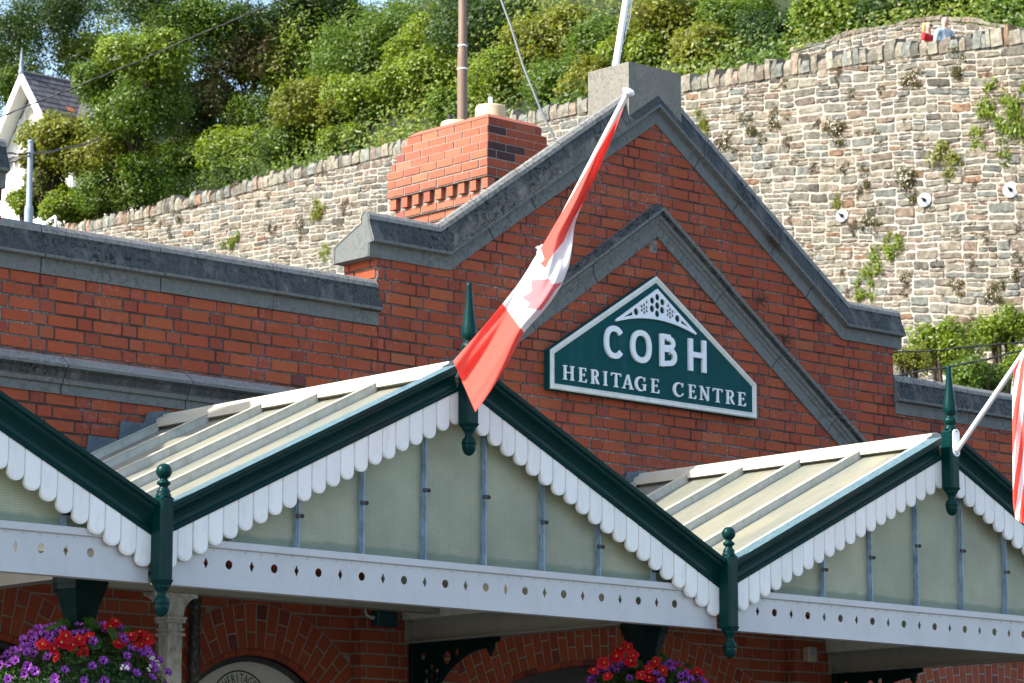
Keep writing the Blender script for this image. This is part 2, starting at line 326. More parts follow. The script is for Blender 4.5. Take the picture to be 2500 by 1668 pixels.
# ================================================================ THE STATION BUILDING
def face(a, b, d): return (a, d, b)                                  # facade plane: a = x, b = z, d = y
def bcol(header):
    t = random.random()
    if header: c = random.choice([(.365, .073, .032), (.37, .074, .032), (.31, .062, .034), (.375, .082, .042)])
    else: c = random.choice([(.405, .086, .033), (.395, .081, .031), (.38, .077, .031), (.415, .094, .036)])
    if t > .985: c = (.42, .115, .05)
    if t < (.03 if header else .004): c = (.19, .05, .042)
    j = random.uniform(.73, .92); return (c[0] * j, c[1] * j * random.uniform(.93, 1.07), c[2] * j)
def brick(mb, fn, x0, x1, z0, z1, d, dep=.008, b=.0035, col=None):
    j = lambda: random.uniform(-.0012, .0012)
    q = [(x0 + j(), z0 + j()), (x1 + j(), z0 + j()), (x1 + j(), z1 + j()), (x0 + j(), z1 + j())]
    s = [(1, 1), (-1, 1), (-1, -1), (1, -1)]; dd = d + random.uniform(-.001, .0015)
    v = [fn(a, c, d + dep) for a, c in q] + [fn(a + u * b * .4, c + w * b * .4, dd + b * .45) for (a, c), (u, w) in zip(q, s)] + [fn(a + u * b, c + w * b, dd) for (a, c), (u, w) in zip(q, s)]
    f = [(i, (i + 1) % 4, 4 + (i + 1) % 4, 4 + i) for i in range(4)] + [(4 + i, 4 + (i + 1) % 4, 8 + (i + 1) % 4, 8 + i) for i in range(4)] + [(8, 9, 10, 11)]
    mb.add(v, f, 0, False, col or bcol(x1 - x0 < .14))
def flemish(mb, fn, x0, x1, z0, z1, d, inside=None, refx=10.681, refz=5.351, H=.082, P=.3425, J=.0125, col=None):
    hd = .116; st = P - hd
    r0 = math.floor((z0 - refz) / H) - 1
    for r in range(r0, r0 + int((z1 - z0) / H) + 4):
        a = refz + r * H; za, zb = max(z0, a + J / 2), min(z1, a + H - J / 2)
        if zb - za < .02: continue
        off = refx + (0 if r % 2 else st + hd / 2 - st / 2 - hd + .0)
        i0 = math.floor((x0 - off) / P) - 1
        for i in range(i0, i0 + int((x1 - x0) / P) + 4):
            for u, w in ((0, st), (st, P)):
                xa, xb = off + i * P + u + J / 2, off + i * P + w - J / 2
                xa, xb = max(x0, xa), min(x1, xb)
                if xb - xa < .02: continue
                if inside and not inside(xa, xb, za, zb): continue
                brick(mb, fn, xa, xb, za, zb, d, col=col(xb - xa < .14) if col else None)

bld = thing('station_building', (16.38, 0, 0), 'red brick station building with stone-capped pointed gable', 'building')
GX, GB, SL = 16.38, 7.285, .672                                       # gable centre, brick apex, slope
def under_gable(xa, xb, za, zb):
    if za < 5.40: return True
    if not (13.70 <= xa and xb <= 19.03): return zb < 5.47 or (xb < 10.66 and zb < 5.98)
    if zb < 5.99: return True
    return (zb - (GB - SL * max(0, abs((xa + xb) / 2 - GX) - .03))) < .13 and (zb < 5.99 or 14.2 < (xa + xb) / 2 < 18.6) and (za < 5.9 or 14.2 < (xa + xb) / 2 < 18.6)
wall = MB(); wall.prism([(7.3, 3.64), (23.5, 3.64), (23.5, 5.46), (19.03, 5.46), (19.03, 5.95), (18.5, 5.95), (GX, GB + .1), (14.3, 5.95), (13.70, 5.95), (13.70, 5.46), (10.66, 5.46), (10.66, 5.95), (9.9, 5.95), (7.3, 7.6)], face, .0075, .36)
wo = wall.build('wall_core', M['mortar'], bld)
mb = MB(); flemish(mb, face, 7.3, 13.70, 3.64, 5.99, 0, under_gable); flemish(mb, face, 13.70, 19.03, 3.64, 7.4, 0, under_gable, refx=10.681 + 9 * .3425); flemish(mb, face, 19.03, 23.5, 3.64, 5.47, 0, under_gable)
for side, X in ((-1, 13.6925), (1, 19.0375), (1, 10.6675)):           # brick returns of the gables above the parapets
    fn = (lambda X, s: (lambda a, b, d: (X + (d if s < 0 else -d), a, b)))(X, side)
    flemish(mb, fn, .004, .36, 5.45, 5.93, 0, None, refx=.02)
mb.build('brickwork', M['brick'], bld)

def stone_joints(path_pts, step): pass
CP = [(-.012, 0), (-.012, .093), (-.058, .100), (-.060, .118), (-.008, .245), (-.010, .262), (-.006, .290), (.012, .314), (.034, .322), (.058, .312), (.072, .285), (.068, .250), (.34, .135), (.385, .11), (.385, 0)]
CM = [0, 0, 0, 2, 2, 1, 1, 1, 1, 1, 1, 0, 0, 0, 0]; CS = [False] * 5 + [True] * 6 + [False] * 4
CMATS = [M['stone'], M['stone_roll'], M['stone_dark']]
def coping_run(name, path, lens, cp=CP, cm=CM, cs=CS, mats=None):
    # the run is cut into stones with open joints, each slightly out of line, as one mesh
    m = MB()
    def cut(p, q, n):
        a, b = Vector(p), Vector(q); return [a.lerp(b, i / n) for i in range(n + 1)]
    segs = []
    for (p, q), n in zip(zip(path, path[1:]), lens): segs.append(cut(p, q, n))
    stones = []
    for si, s in enumerate(segs):
        for i in range(len(s) - 1): stones.append([s[i], s[i + 1], si, i == 0, i == len(s) - 2])
    k = 0
    while k < len(stones):
        a, b, si, first, last = stones[k]; pts = [a, b]
        if last and si < len(segs) - 1: pts.append(stones[k + 1][1]); k += 1       # a stone that turns the corner
        g = .004; d0 = (pts[1] - pts[0]).normalized() * g; d1 = (pts[-1] - pts[-2]).normalized() * g
        pts = [pts[0] + d0] + pts[1:-1] + [pts[-1] - d1]
        o = random.uniform(-.004, .004); u = random.uniform(-.002, .002)
        m.sweep([(y + o, h + u) for y, h in cp], pts, cm, cs); k += 1
    core = [(y * .9 + .012, h * .97 + .002) for y, h in cp]
    m.sweep(core, path, [3] * len(cp), cs, cap=False)
    return m.build(name, (mats or CMATS) + [M['mortar']], bld)
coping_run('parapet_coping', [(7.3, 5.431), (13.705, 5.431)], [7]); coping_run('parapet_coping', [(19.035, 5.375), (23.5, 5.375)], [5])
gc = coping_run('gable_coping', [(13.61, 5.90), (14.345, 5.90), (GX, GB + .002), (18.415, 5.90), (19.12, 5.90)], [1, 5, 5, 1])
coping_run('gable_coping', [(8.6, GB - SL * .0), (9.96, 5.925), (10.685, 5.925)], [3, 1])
lz = lambda x: GB + .125 - SL * abs(x - GX)
pr = MB(); pr.prism([(16.075, 7.705), (16.075, lz(16.075)), (GX, lz(GX)), (16.625, lz(16.625)), (16.625, 7.705)], face, -.034, .40); pier = pr.build('apex_block', M['stone_pier'], bld, bevel=.006)
SP = [(-.012, 0), (-.012, .058), (-.030, .064), (-.034, .092), (-.046, .10), (-.060, .135), (-.086, .155), (-.092, .158), (-.092, .176), (-.01, .237), (.04, .237), (.04, 0)]
SM = [0, 0, 0, 0, 2, 2, 0, 0, 1, 0, 0, 0]; SS = [False, False, False, False, True, True] + [False] * 6  # darkest stone on the cove, palest on the top slope
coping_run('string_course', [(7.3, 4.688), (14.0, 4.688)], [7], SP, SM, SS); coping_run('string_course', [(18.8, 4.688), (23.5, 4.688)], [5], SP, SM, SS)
IP = [(-.012, 0), (-.012, .075), (-.022, .082), (-.026, .104), (-.040, .110), (-.046, .135), (-.075, .150), (-.082, .154), (-.084, .176), (-.01, .212), (.04, .212), (.04, 0)]
IM = [0, 0, 0, 0, 0, 2, 0, 0, 2, 0, 0, 0]  # darkest stone under the lip and on the top slope
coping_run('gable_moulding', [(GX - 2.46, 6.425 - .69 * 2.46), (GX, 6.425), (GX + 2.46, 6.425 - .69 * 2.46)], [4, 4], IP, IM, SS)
# low roof behind the parapets
mb = MB(); mb.add([(7.3, .36, 4.9), (23.5, .36, 4.9), (23.5, 5, 5.4), (7.3, 5, 5.4), (7.3, 9.6, 4.9), (23.5, 9.6, 4.9)], [(0, 1, 2, 3), (3, 2, 5, 4)]); mb.box(7.3, 23.5, 9.5, 9.9, 0, 4.95)
mb.build('roof', M['slate'], bld)
mb = MB(); mb.tube([(13.05, .62, 5.80), (13.66, .62, 5.83)], .03, 8); mb.tube([(13.3, .62, 5.0), (13.3, .62, 5.8)], .018, 6); mb.build('ridge_vent_pipe', M['black'], bld)
# chimney behind the gable
CX, CY = 18.44, 4.14
ch = MB(); NC = 9
def ring(z0, o, H, cm=None): return (CX - o, CX + .76 + o, CY - o, CY + 1.22 + o, z0, z0 + H)
chim = None; cb = MB(); core = MB()
zt = 8.47; rows = []
H = .0825
offs = [.0, .035, .065, .10, .10, .10, .10]                            # set-offs from the top course downward (upper oversailing courses)
tops = [-.055, -.02, .015, .045, .075, .075, .075]
z = zt
levels = []
for o in tops: levels.append((z - H, o, 'brick')); z -= H
levels.append((z - H * 1.35, .055, 'dentil')); z -= H * 1.35
for o in (.02, -.01, -.03, -.05): levels.append((z - H, o, 'brick')); z -= H
while z > 4.9: levels.append((z - H, -.06, 'brick')); z -= H
def lit(h):  # sunlight painted into the left face: bricks paler and pinker than the front
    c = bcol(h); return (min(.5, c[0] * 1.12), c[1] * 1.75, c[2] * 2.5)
for li, (z0, o, kind) in enumerate(levels):
    hh = H if kind == 'brick' else H * 1.35
    x0, x1, y0, y1 = CX - o, CX + .76 + o, CY - o, CY + 1.22 + o
    e = .05 if kind == 'dentil' else .008
    core.box(x0 + e, x1 - e, y0 + e, y1 - e, z0 - .001, z0 + hh - .001)
    if kind == 'brick':
        J = .0135; st = .2265
        def runs(a, b, f):
            p = a; k = f; out = []
            while p < b - .02:
                w = (.115 if k == 0 else .2265); q = min(b, p + w)
                if b - q < .05: q = b
                out.append((p, q)); p = q; k += 1
            return out
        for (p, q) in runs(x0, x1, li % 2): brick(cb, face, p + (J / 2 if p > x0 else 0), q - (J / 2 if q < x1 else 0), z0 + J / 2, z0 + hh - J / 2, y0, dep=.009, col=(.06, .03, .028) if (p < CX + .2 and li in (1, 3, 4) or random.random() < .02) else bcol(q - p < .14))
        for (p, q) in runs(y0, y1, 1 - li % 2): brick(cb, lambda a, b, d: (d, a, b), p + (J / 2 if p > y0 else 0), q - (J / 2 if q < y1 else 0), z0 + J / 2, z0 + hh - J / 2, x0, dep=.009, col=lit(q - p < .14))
    else:
        nb = 9
        for i in range(nb):
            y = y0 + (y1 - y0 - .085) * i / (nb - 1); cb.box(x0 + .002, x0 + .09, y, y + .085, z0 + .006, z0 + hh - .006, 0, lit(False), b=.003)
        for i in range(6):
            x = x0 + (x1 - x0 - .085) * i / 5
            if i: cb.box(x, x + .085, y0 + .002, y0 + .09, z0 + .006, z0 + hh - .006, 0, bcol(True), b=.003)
cho = core.build('chimney', M['mortar_pale'], bld); cb.build('chimney_brickwork', M['brick_clean'], cho)
mb = MB(); mb.prism([(CX + .055, CY + .055), (CX + .705, CY + .055), (CX + .705, CY + 1.165), (CX + .055, CY + 1.165)], lambda a, b, d: (a + (CX + .38 - a) * max(0, d - zt) * 3.4, b + (CY + .58 - b) * max(0, d - zt) * 2.6, d), zt - .002, zt + .042, 0, False, (.38, .12, .075))
mb.build('chimney_splay', M['brick_clean'], cho)
def pot(x, y, r, h, tilt=0, tip=None):
    m = MB(); z = zt + .035
    m.lathe([(r * 1.02, 0), (r * 1.02, h * .3), (r, h * .35), (r * .98, h * .9), (r * .93, h), (r * .8, h)], (x, y, z), 28)
    p = m.build('chimney_pot', M['pot'], cho)
    t = MB(); t.lathe([(tip[1], 0), (tip[1], tip[2])], (x + tip[3], y + tip[4], z + h - .005), 10); t.build('flue_pipe', M[tip[0]], cho)
pot(CX + .33, CY + .33, .14, .15, tip=('white_gloss', .022, .09, 0, 0)); pot(CX + .30, CY + .76, .145, .075, tip=('black', .025, .07, -.06, .02))

# ---------------------------------------------------------------- sheltered wall under the canopy
LY = .20
ARCH = [(10.80, 2.45, .765, 1.057, 64), (12.85, 2.45, .765, 1.057, 64), (16.10, .20, 3.10, 3.37, 27), (20.36, .20, 3.10, 3.37, 27)]
def arc_loop(cx, cz, r, amax, zb, n=28):
    pts = [(cx + r * math.sin(t), cz + r * math.cos(t)) for t in np.linspace(-R(amax), R(amax), n)]
    return [(pts[0][0], zb)] + pts + [(pts[-1][0], zb)]
loops = [[(7.3, 0), (23.5, 0), (23.5, 3.72), (7.3, 3.72)]]
for cx, cz, ri, ro, am in ARCH[:2]: loops.append(arc_loop(cx, cz, ri, 89, .5)); 
for cx, cz, ri, ro, am in ARCH[2:]: loops.append(arc_loop(cx, cz, ri, 24.6, .06))
plate('wall_core', loops, face, LY + .0075, .36, M['mortar_pale'], bld)
def low_in(xa, xb, za, zb):
    xc, zc = (xa + xb) / 2, (za + zb) / 2
    for cx, cz, ri, ro, am in ARCH:
        if math.hypot(xc - cx, zc - cz) < ro - .03 and zc > cz: return False
        if abs(xc - cx) < (ri if ri < 1 else 1.29) and zc < cz + .02 + (0 if ri < 1 else 2.9): return False
    return True
mb = MB(); flemish(mb, face, 7.3, 23.5, 1.9, 3.7, LY, low_in)
for px in (9.38, 13.66, 17.93):                                       # pilasters that carry the roof beams
    flemish(mb, face, px, px + .88, 1.9, 3.7, .10, None, refx=px)
    for X, s in ((px, 1), (px + .88, -1)): flemish(mb, (lambda X, s: lambda a, b, d: (X + s * d, a, b))(X, s), .104, LY, 1.9, 3.7, 0, None, refx=.1)
ring = MB()
for cx, cz, ri, ro, am in ARCH:
    n = round(2 * R(am) * (ri + ro) / 2 / .0835)
    for i in range(n):
        a0, a1 = -R(am) + 2 * R(am) * i / n, -R(am) + 2 * R(am) * (i + 1) / n; g = .0045 / ((ri + ro) / 2)
        m = ri + (ro - ri) * (.36 if i % 2 else .64)
        for r0, r1 in ((ri + .004, m - .005), (m + .005, ro - .004)):
            fn = lambda u, w, d: (cx + w * math.sin(u), d, cz + w * math.cos(u))
            c = bcol(r1 - r0 < .14); v = [(a0 + g, r0), (a1 - g, r0), (a1 - g, r1), (a0 + g, r1)]
            q = [(a0 + g * 1.8, r0 + .003), (a1 - g * 1.8, r0 + .003), (a1 - g * 1.8, r1 - .003), (a0 + g * 1.8, r1 - .003)]
            mb.add([fn(*p, LY - .001) for p in v] + [fn(*p, LY - .005) for p in q], [(0, 1, 5, 4), (1, 2, 6, 5), (2, 3, 7, 6), (3, 0, 4, 7), (4, 5, 6, 7)], 0, False, c)
    pts = np.linspace(-R(am), R(am), 40)
    o = [(cx + ro * math.sin(t), cz + ro * math.cos(t)) for t in pts] + [(cx + ri * math.sin(t), cz + ri * math.cos(t)) for t in pts[::-1]]
    for i in range(39):
        A = [o[i], o[i + 1], o[78 - i], o[79 - i]]; ring.add([(x, LY - .0012, z) for x, z in A], [(0, 1, 2, 3)])
    ring.build('arch_mortar', M['mortar_pale'], bld); ring = MB()
    nn = round(2 * R(am) * ri / .115)                                   # bull-nosed inner ring
    for i in range(nn):
        t0, t1 = -R(am) + 2 * R(am) * (i + .03) / nn, -R(am) + 2 * R(am) * (i + .97) / nn
        P = [(cx + (ri - .018) * math.sin(t), LY + .02, cz + (ri - .018) * math.cos(t)) for t in np.linspace(t0, t1, 4)]
        c = bcol(True); v = len(mb.f); mb.tube(P, .03, 8); mb.c[v:] = [c] * (len(mb.f) - v)
mb.build('sheltered_brickwork', M['brick_clean'], bld)
for px in (9.38, 13.66, 17.93): mb = MB(); mb.box(px + .007, px + .873, .1075, LY, 0, 3.72); mb.build('pilaster_core', M['mortar_pale'], bld)
for cx, cz, ri, ro, am in ARCH: mb = MB(); mb.box(cx - min(ri, 1.4), cx + min(ri, 1.4), .34, .35, .06, cz + ri); mb.build('window_glazing', M['dark'], bld)
for cx, cz, ri, ro, am in ARCH:
    m = MB(); m.sweep([(.24, -.035), (.24, 0), (.31, 0), (.31, -.035)], [(cx + (ri - .05) * math.sin(t), cz + (ri - .05) * math.cos(t)) for t in np.linspace(-R(am if ri < 1 else 24), R(am if ri < 1 else 24), 30)]); m.build('window_frame', M['dark'], bld)
m = MB(); m.tube([(12.31, .145, .1), (12.31, .145, 3.7)], .036, 16); m.build('drain_pipe', M['pipe'], bld)

# board with a round painted badge in the small arch
wb = thing('arched_board', (12.85, .27, 2.0), 'round-topped whitewashed board with a dark ringed badge, set in the small brick arch', 'board')
m = MB(); m.prism(arc_loop(12.85, 2.45, .69, 89, 1.9), face, .27, .295); m.build('panel', M['board'], wb)
bx, bz, br = 12.775, 2.83, .243
plate('badge_ring', [circle(bx, bz, br, 48), circle(bx, bz, br - .010, 48)], face, .2665, .2695, M['ink'], wb)
plate('badge_ring', [circle(bx, bz, br - .085, 48), circle(bx, bz, br - .091, 48)], face, .2665, .2695, M['ink'], wb)

# ---------------------------------------------------------------- lettering
def stroke(m, pts, th, fn, d0, d1):
    # thick polyline; th is a number or one thickness per point
    P = [Vector(p) for p in pts]; n = len(P); t = th if isinstance(th, (list, tuple)) else [th] * n; Lf = []; Rt = []
    for i, p in enumerate(P):
        a = (P[i] - P[i - 1]).normalized() if i else (P[1] - P[0]).normalized(); b = (P[i + 1] - P[i]).normalized() if i < n - 1 else a
        d = (a + b).normalized(); w = Vector((-d.y, d.x)) * t[i] / 2 / max(.5, d.dot(a)); Lf.append(p + w); Rt.append(p - w)
    for i in range(n - 1):
        m.prism([Rt[i], Rt[i + 1], Lf[i + 1], Lf[i]], fn, d0, d1)
def arc(cx, cy, rx, ry, a0, a1, n=14): return [(cx + rx * math.cos(R(a0 + (a1 - a0) * i / n)), cy + ry * math.sin(R(a0 + (a1 - a0) * i / n))) for i in range(n + 1)]
def sup(cx, cy, rx, ry, a0, a1, n=24, e=.86):
    f = lambda v: math.copysign(abs(v) ** e, v)
    return [(cx + rx * f(math.cos(R(a0 + (a1 - a0) * i / n))), cy + ry * f(math.sin(R(a0 + (a1 - a0) * i / n)))) for i in range(n + 1)]
def serif(ch):
    # strokes in a cell 0..1 high: (points, thickness); thick stems .2, hairlines .07
    T, h = .175, .07
    def st(x, a=0., b=1., w=.13): return [([(x, a), (x, b)], T)] + ([([(x - w - .04, .035), (x + w + .04, .035)], .07)] if a == 0 else []) + ([([(x - w - .04, .965), (x + w + .04, .965)], .07)] if b == 1 else [])
    if ch == 'H': return st(.2) + st(.86) + [([(.2, .52), (.86, .52)], h)], 1.06
    if ch == 'I': return st(.2), .40
    if ch == 'T': return st(.42, 0, .95) + [([(.02, .95), (.82, .95)], .09), ([(.05, .99), (.02, .78)], .06), ([(.79, .99), (.82, .78)], .06)], .84
    if ch == 'E': return st(.2) + [([(.2, .965), (.66, .965)], .07), ([(.64, .99), (.66, .80)], .06), ([(.2, .52), (.52, .52)], h), ([(.52, .62), (.52, .42)], .055), ([(.2, .035), (.70, .035)], .07), ([(.67, .0), (.71, .24)], .06)], .74
    if ch == 'R': return st(.2) + [([(.2, .96), (.40, .96)] + arc(.40, .735, .26, .225, 90, -90, 10) + [(.2, .51)], [.07, .07] + [.07 + .11 * math.sin(math.pi * i / 10) for i in range(11)] + [.07]), ([(.42, .50), (.66, .12), (.80, .03)], [.16, .19, .08])], .84
    if ch == 'A': return [([(.10, .02), (.42, .98)], .08), ([(.44, 1.0), (.76, .02)], .2), ([(.22, .34), (.62, .34)], .065), ([(-.04, .035), (.24, .035)], .07), ([(.58, .035), (.94, .035)], .07)], .92
    if ch == 'N': return [([(.18, 0), (.18, 1)], .08), ([(.16, .97), (.84, .03)], .2), ([(.86, 0), (.86, 1)], .08), ([(.02, .035), (.34, .035)], .07), ([(.0, .965), (.24, .965)], .07), ([(.70, .965), (1.02, .965)], .07)], 1.04
    if ch in 'CG':
        a = arc(.52, .5, .43, .47, 42, 320, 24); s = [([p for p in a], [.06 + .17 * max(0, math.sin(math.pi * (i / 24 - .12) / .78)) if i < 22 else .06 for i in range(25)]), ([(.86, .98), (.84, .70)], .06)]
        if ch == 'G': return s + [([(.84, .06), (.84, .46)], .19), ([(.66, .465), (.98, .465)], .07)], 1.0
        return s + [([(.84, .13), (.88, .28)], .06)], .94
v_ = onY(1500, 567, -.003); m = MB(); m.box(v_.x - .045, v_.x + .035, -.006, .02, v_.z - .045, v_.z + .05, b=.004); m.lathe([(.010, 0), (.010, .02), (.006, .024)], (v_.x + .005, -.006, v_.z - .012), 8, axis=(0, -1, 0)); m.build('stone_plug', M['stone_pier'], bld)
sg = thing('building_sign', (16.38, -.07, 5.17), 'dark green five-sided sign reading COBH HERITAGE CENTRE on the brick gable', 'sign')
PENT = [(15.242, 5.157), (17.378, 5.157), (17.378, 5.425), (16.318, 6.118), (15.242, 5.443)]
def inset(poly, d):
    out = []; n = len(poly)
    for i in range(n):
        p0, p, p1 = Vector(poly[i - 1]), Vector(poly[i]), Vector(poly[(i + 1) % n]); a = (p - p0).normalized(); b = (p1 - p).normalized()
        na, nb = Vector((-a.y, a.x)), Vector((-b.y, b.x)); m = (na + nb).normalized(); out.append(tuple(p + m * d / m.dot(na)))
    return out
m = MB(); m.prism(PENT, face, -.005, -.058); m.build('panel', M['sign'], sg)
m = MB(); RP = [(.004, -.0585), (.004, -.066), (.012, -.072), (.026, -.070), (.030, -.064), (.040, -.067), (.046, -.0615), (.046, -.0585)]
rings_ = [[(x, d, z) for x, z in inset(PENT, r)] for r, d in RP]
for a, b in zip(rings_, rings_[1:]):
    for i in range(5): m.add([a[i], a[(i + 1) % 5], b[(i + 1) % 5], b[i]], [(0, 1, 2, 3)])
m.build('frame', M['silver'], sg)
def big():
    e = [0]; cur = {}
    def s(pts, th, k):
        e[0] += 1; stroke(cur.setdefault(k, MB()), pts, th, face, -.0583, -.0755 - .0004 * e[0])
    t = .041; z0, z1 = 5.446, 5.688; zc = (z0 + z1) / 2; ry = (z1 - z0 - t) / 2
    s(sup(15.876, zc, .099 - t / 2, ry, 38, 322, 26), t, 'C'); s(sup(16.148, zc, .105 - t / 2, ry, 0, 360, 36), t, 'O')
    x = 16.343 + t / 2; s([(x, z0), (x, z1)], t, 'B')
    s([(x, z1 - t / 2 + .003), (16.43, z1 - t / 2 + .003)] + arc(16.43, zc + .058, .049, .0345, 90, -90, 10) + [(x, zc + .021)], .038, 'B')
    s([(x, zc + .009), (16.44, zc + .009)] + arc(16.44, zc - .041, .055, .050, 90, -90, 10) + [(x, z0 + t / 2 - .002)], .039, 'B')
    for xx in (16.642 + t / 2, 16.825 - t / 2): s([(xx, z0), (xx, z1)], t, 'H')
    s([(16.65, zc + .004), (16.82, zc + .004)], .040, 'H')
    for m in cur.values(): m.build('raised_letter', M['letter'], sg)
big()
def small():
    xs = [15.367, 15.520, 15.641, 15.766, 15.845, 15.960, 16.088, 16.249, 16.482, 16.641, 16.757, 16.902, 17.037, 17.169]; ws = [.110, .078, .083, .042, .098, .108, .113, .084, .106, .077, .110, .098, .094, .083]
    for ch, x, w in zip('HERITAGECENTRE', xs, ws):
        st, adv = serif(ch); k = w / adv; m = MB()
        for i, (pts, th) in enumerate(st):
            q = [(x + a * k, 5.240 + b * .104) for a, b in pts]; th2 = [u * .104 * .98 for u in th] if isinstance(th, (list, tuple)) else th * .104 * .98
            stroke(m, q, th2, face, -.0583, -.0710 - .0003 * i)
        m.build('raised_letter', M['letter'], sg)
small()
def fret():
    A, B, C = (16.315, 6.016), (15.893, 5.722), (16.716, 5.722)
    low = [(C[0], C[1])] + [(16.305 + (t * .41), 5.722 + .064 * (1 - t * t)) for t in np.linspace(.96, -.96, 22)] + [(B[0], B[1])]
    out = [A] + [(B[0] - .006, B[1] + .012)] + low[::-1] + [(C[0] + .004, C[1] + .012)]
    holes = []
    for x, z, r in [(16.315, 5.953, .0255), (16.314, 5.890, .027), (16.311, 5.829, .026), (16.2605, 5.921, .0255), (16.258, 5.860, .0265), (16.3665, 5.923, .0255), (16.363, 5.862, .0265), (16.094, 5.818, .027), (16.522, 5.819, .027)]: holes.append(circle(x, z, r, 18))
    for sx, cx in ((1, 16.177), (-1, 16.445)):
        for k in range(7):
            a = R(60 * k + 30); rr = 0 if k == 6 else .0285
            holes.append(circle(cx + rr * math.cos(a), 5.850 + rr * math.sin(a), .0128, 12))
    holes += [[(16.055, 5.815), (15.965, 5.762), (16.06, 5.790)], [(16.562, 5.815), (16.65, 5.762), (16.557, 5.790)], [(16.14, 5.885), (16.123, 5.862), (16.135, 5.850)], [(16.20, 5.925), (16.188, 5.895), (16.222, 5.895)], [(16.43, 5.925), (16.408, 5.897), (16.442, 5.893)], [(16.485, 5.885), (16.487, 5.85), (16.50, 5.862)]]
    plate('fretwork', [out] + holes, face, -.0583, -.079, M['letter'], sg)
fret()
# badge words round the ring, from Blender's own font, bent letter by letter
def ring_text(txt, cx, cz, r, a0, da, size, parent):
    for i, ch in enumerate(txt):
        if ch == ' ': continue
        cu = bpy.data.curves.new('t', 'FONT'); cu.body = ch; cu.size = size; cu.align_x = 'CENTER'; cu.extrude = .0012
        t = bpy.data.objects.new('t', cu); COL.objects.link(t); me = bpy.data.meshes.new_from_object(t.evaluated_get(bpy.context.evaluated_depsgraph_get())); bpy.data.objects.remove(t)
        a = R(a0 - da * i)
        for v in me.vertices:
            x, y = v.co.x * .62, v.co.y; u = Vector((math.cos(a), math.sin(a))); w = Vector((u.y, -u.x)); p = Vector((cx, cz)) + u * (r + y) + w * x; v.co = (p.x, .2682 - v.co.z, p.y)
        me.materials.clear(); me.materials.append(M['ink']); me.name = 'badge_letter'; o = bpy.data.objects.new('badge_letter', me); COL.objects.link(o); o.parent = parent; o.matrix_parent_inverse = Matrix.Translation(-parent.location)
ring_text('HERITAGE CENTRE', bx, bz, br - .078, 128, 10.6, .082, wb)
# ================================================================ THE GLAZED CANOPY
can = thing('glazed_canopy', (11.96, -1.4, 0), 'ridge-and-furrow glazed canopy with dark green bargeboards and white scalloped valances', 'canopy')
HB, VZ, TS, RY = 2.14, 3.489, .4815, -2.85
BAYS = [7.69, 11.96, 16.22]; VAL = [9.825, 14.09, 18.355]
def barge(name, path, top=True):
    P = [(-2.78, 0), (-2.842, 0), (-2.846, .006), (-2.848, .016), (-2.844, .026), (-2.837, .030), (-2.836, .052), (-2.842, .074), (-2.856, .092), (-2.876, .104), (-2.884, .108), (-2.886, .124), (-2.904, .130), (-2.906, .152), (-2.78, .152)]
    mi = [0] * 13 + [1, 0]; sm = [False, True, True, True, False, True, True, True, True] + [False] * 6
    m = MB(); m.sweep(P, path, mi, sm); return m.build(name, [M['green'], M['green_top']], can)
def slope_z(ax, x, z0=VZ): return z0 + TS * (HB - .083 - abs(x - ax) + .0)   # underside of the bargeboard
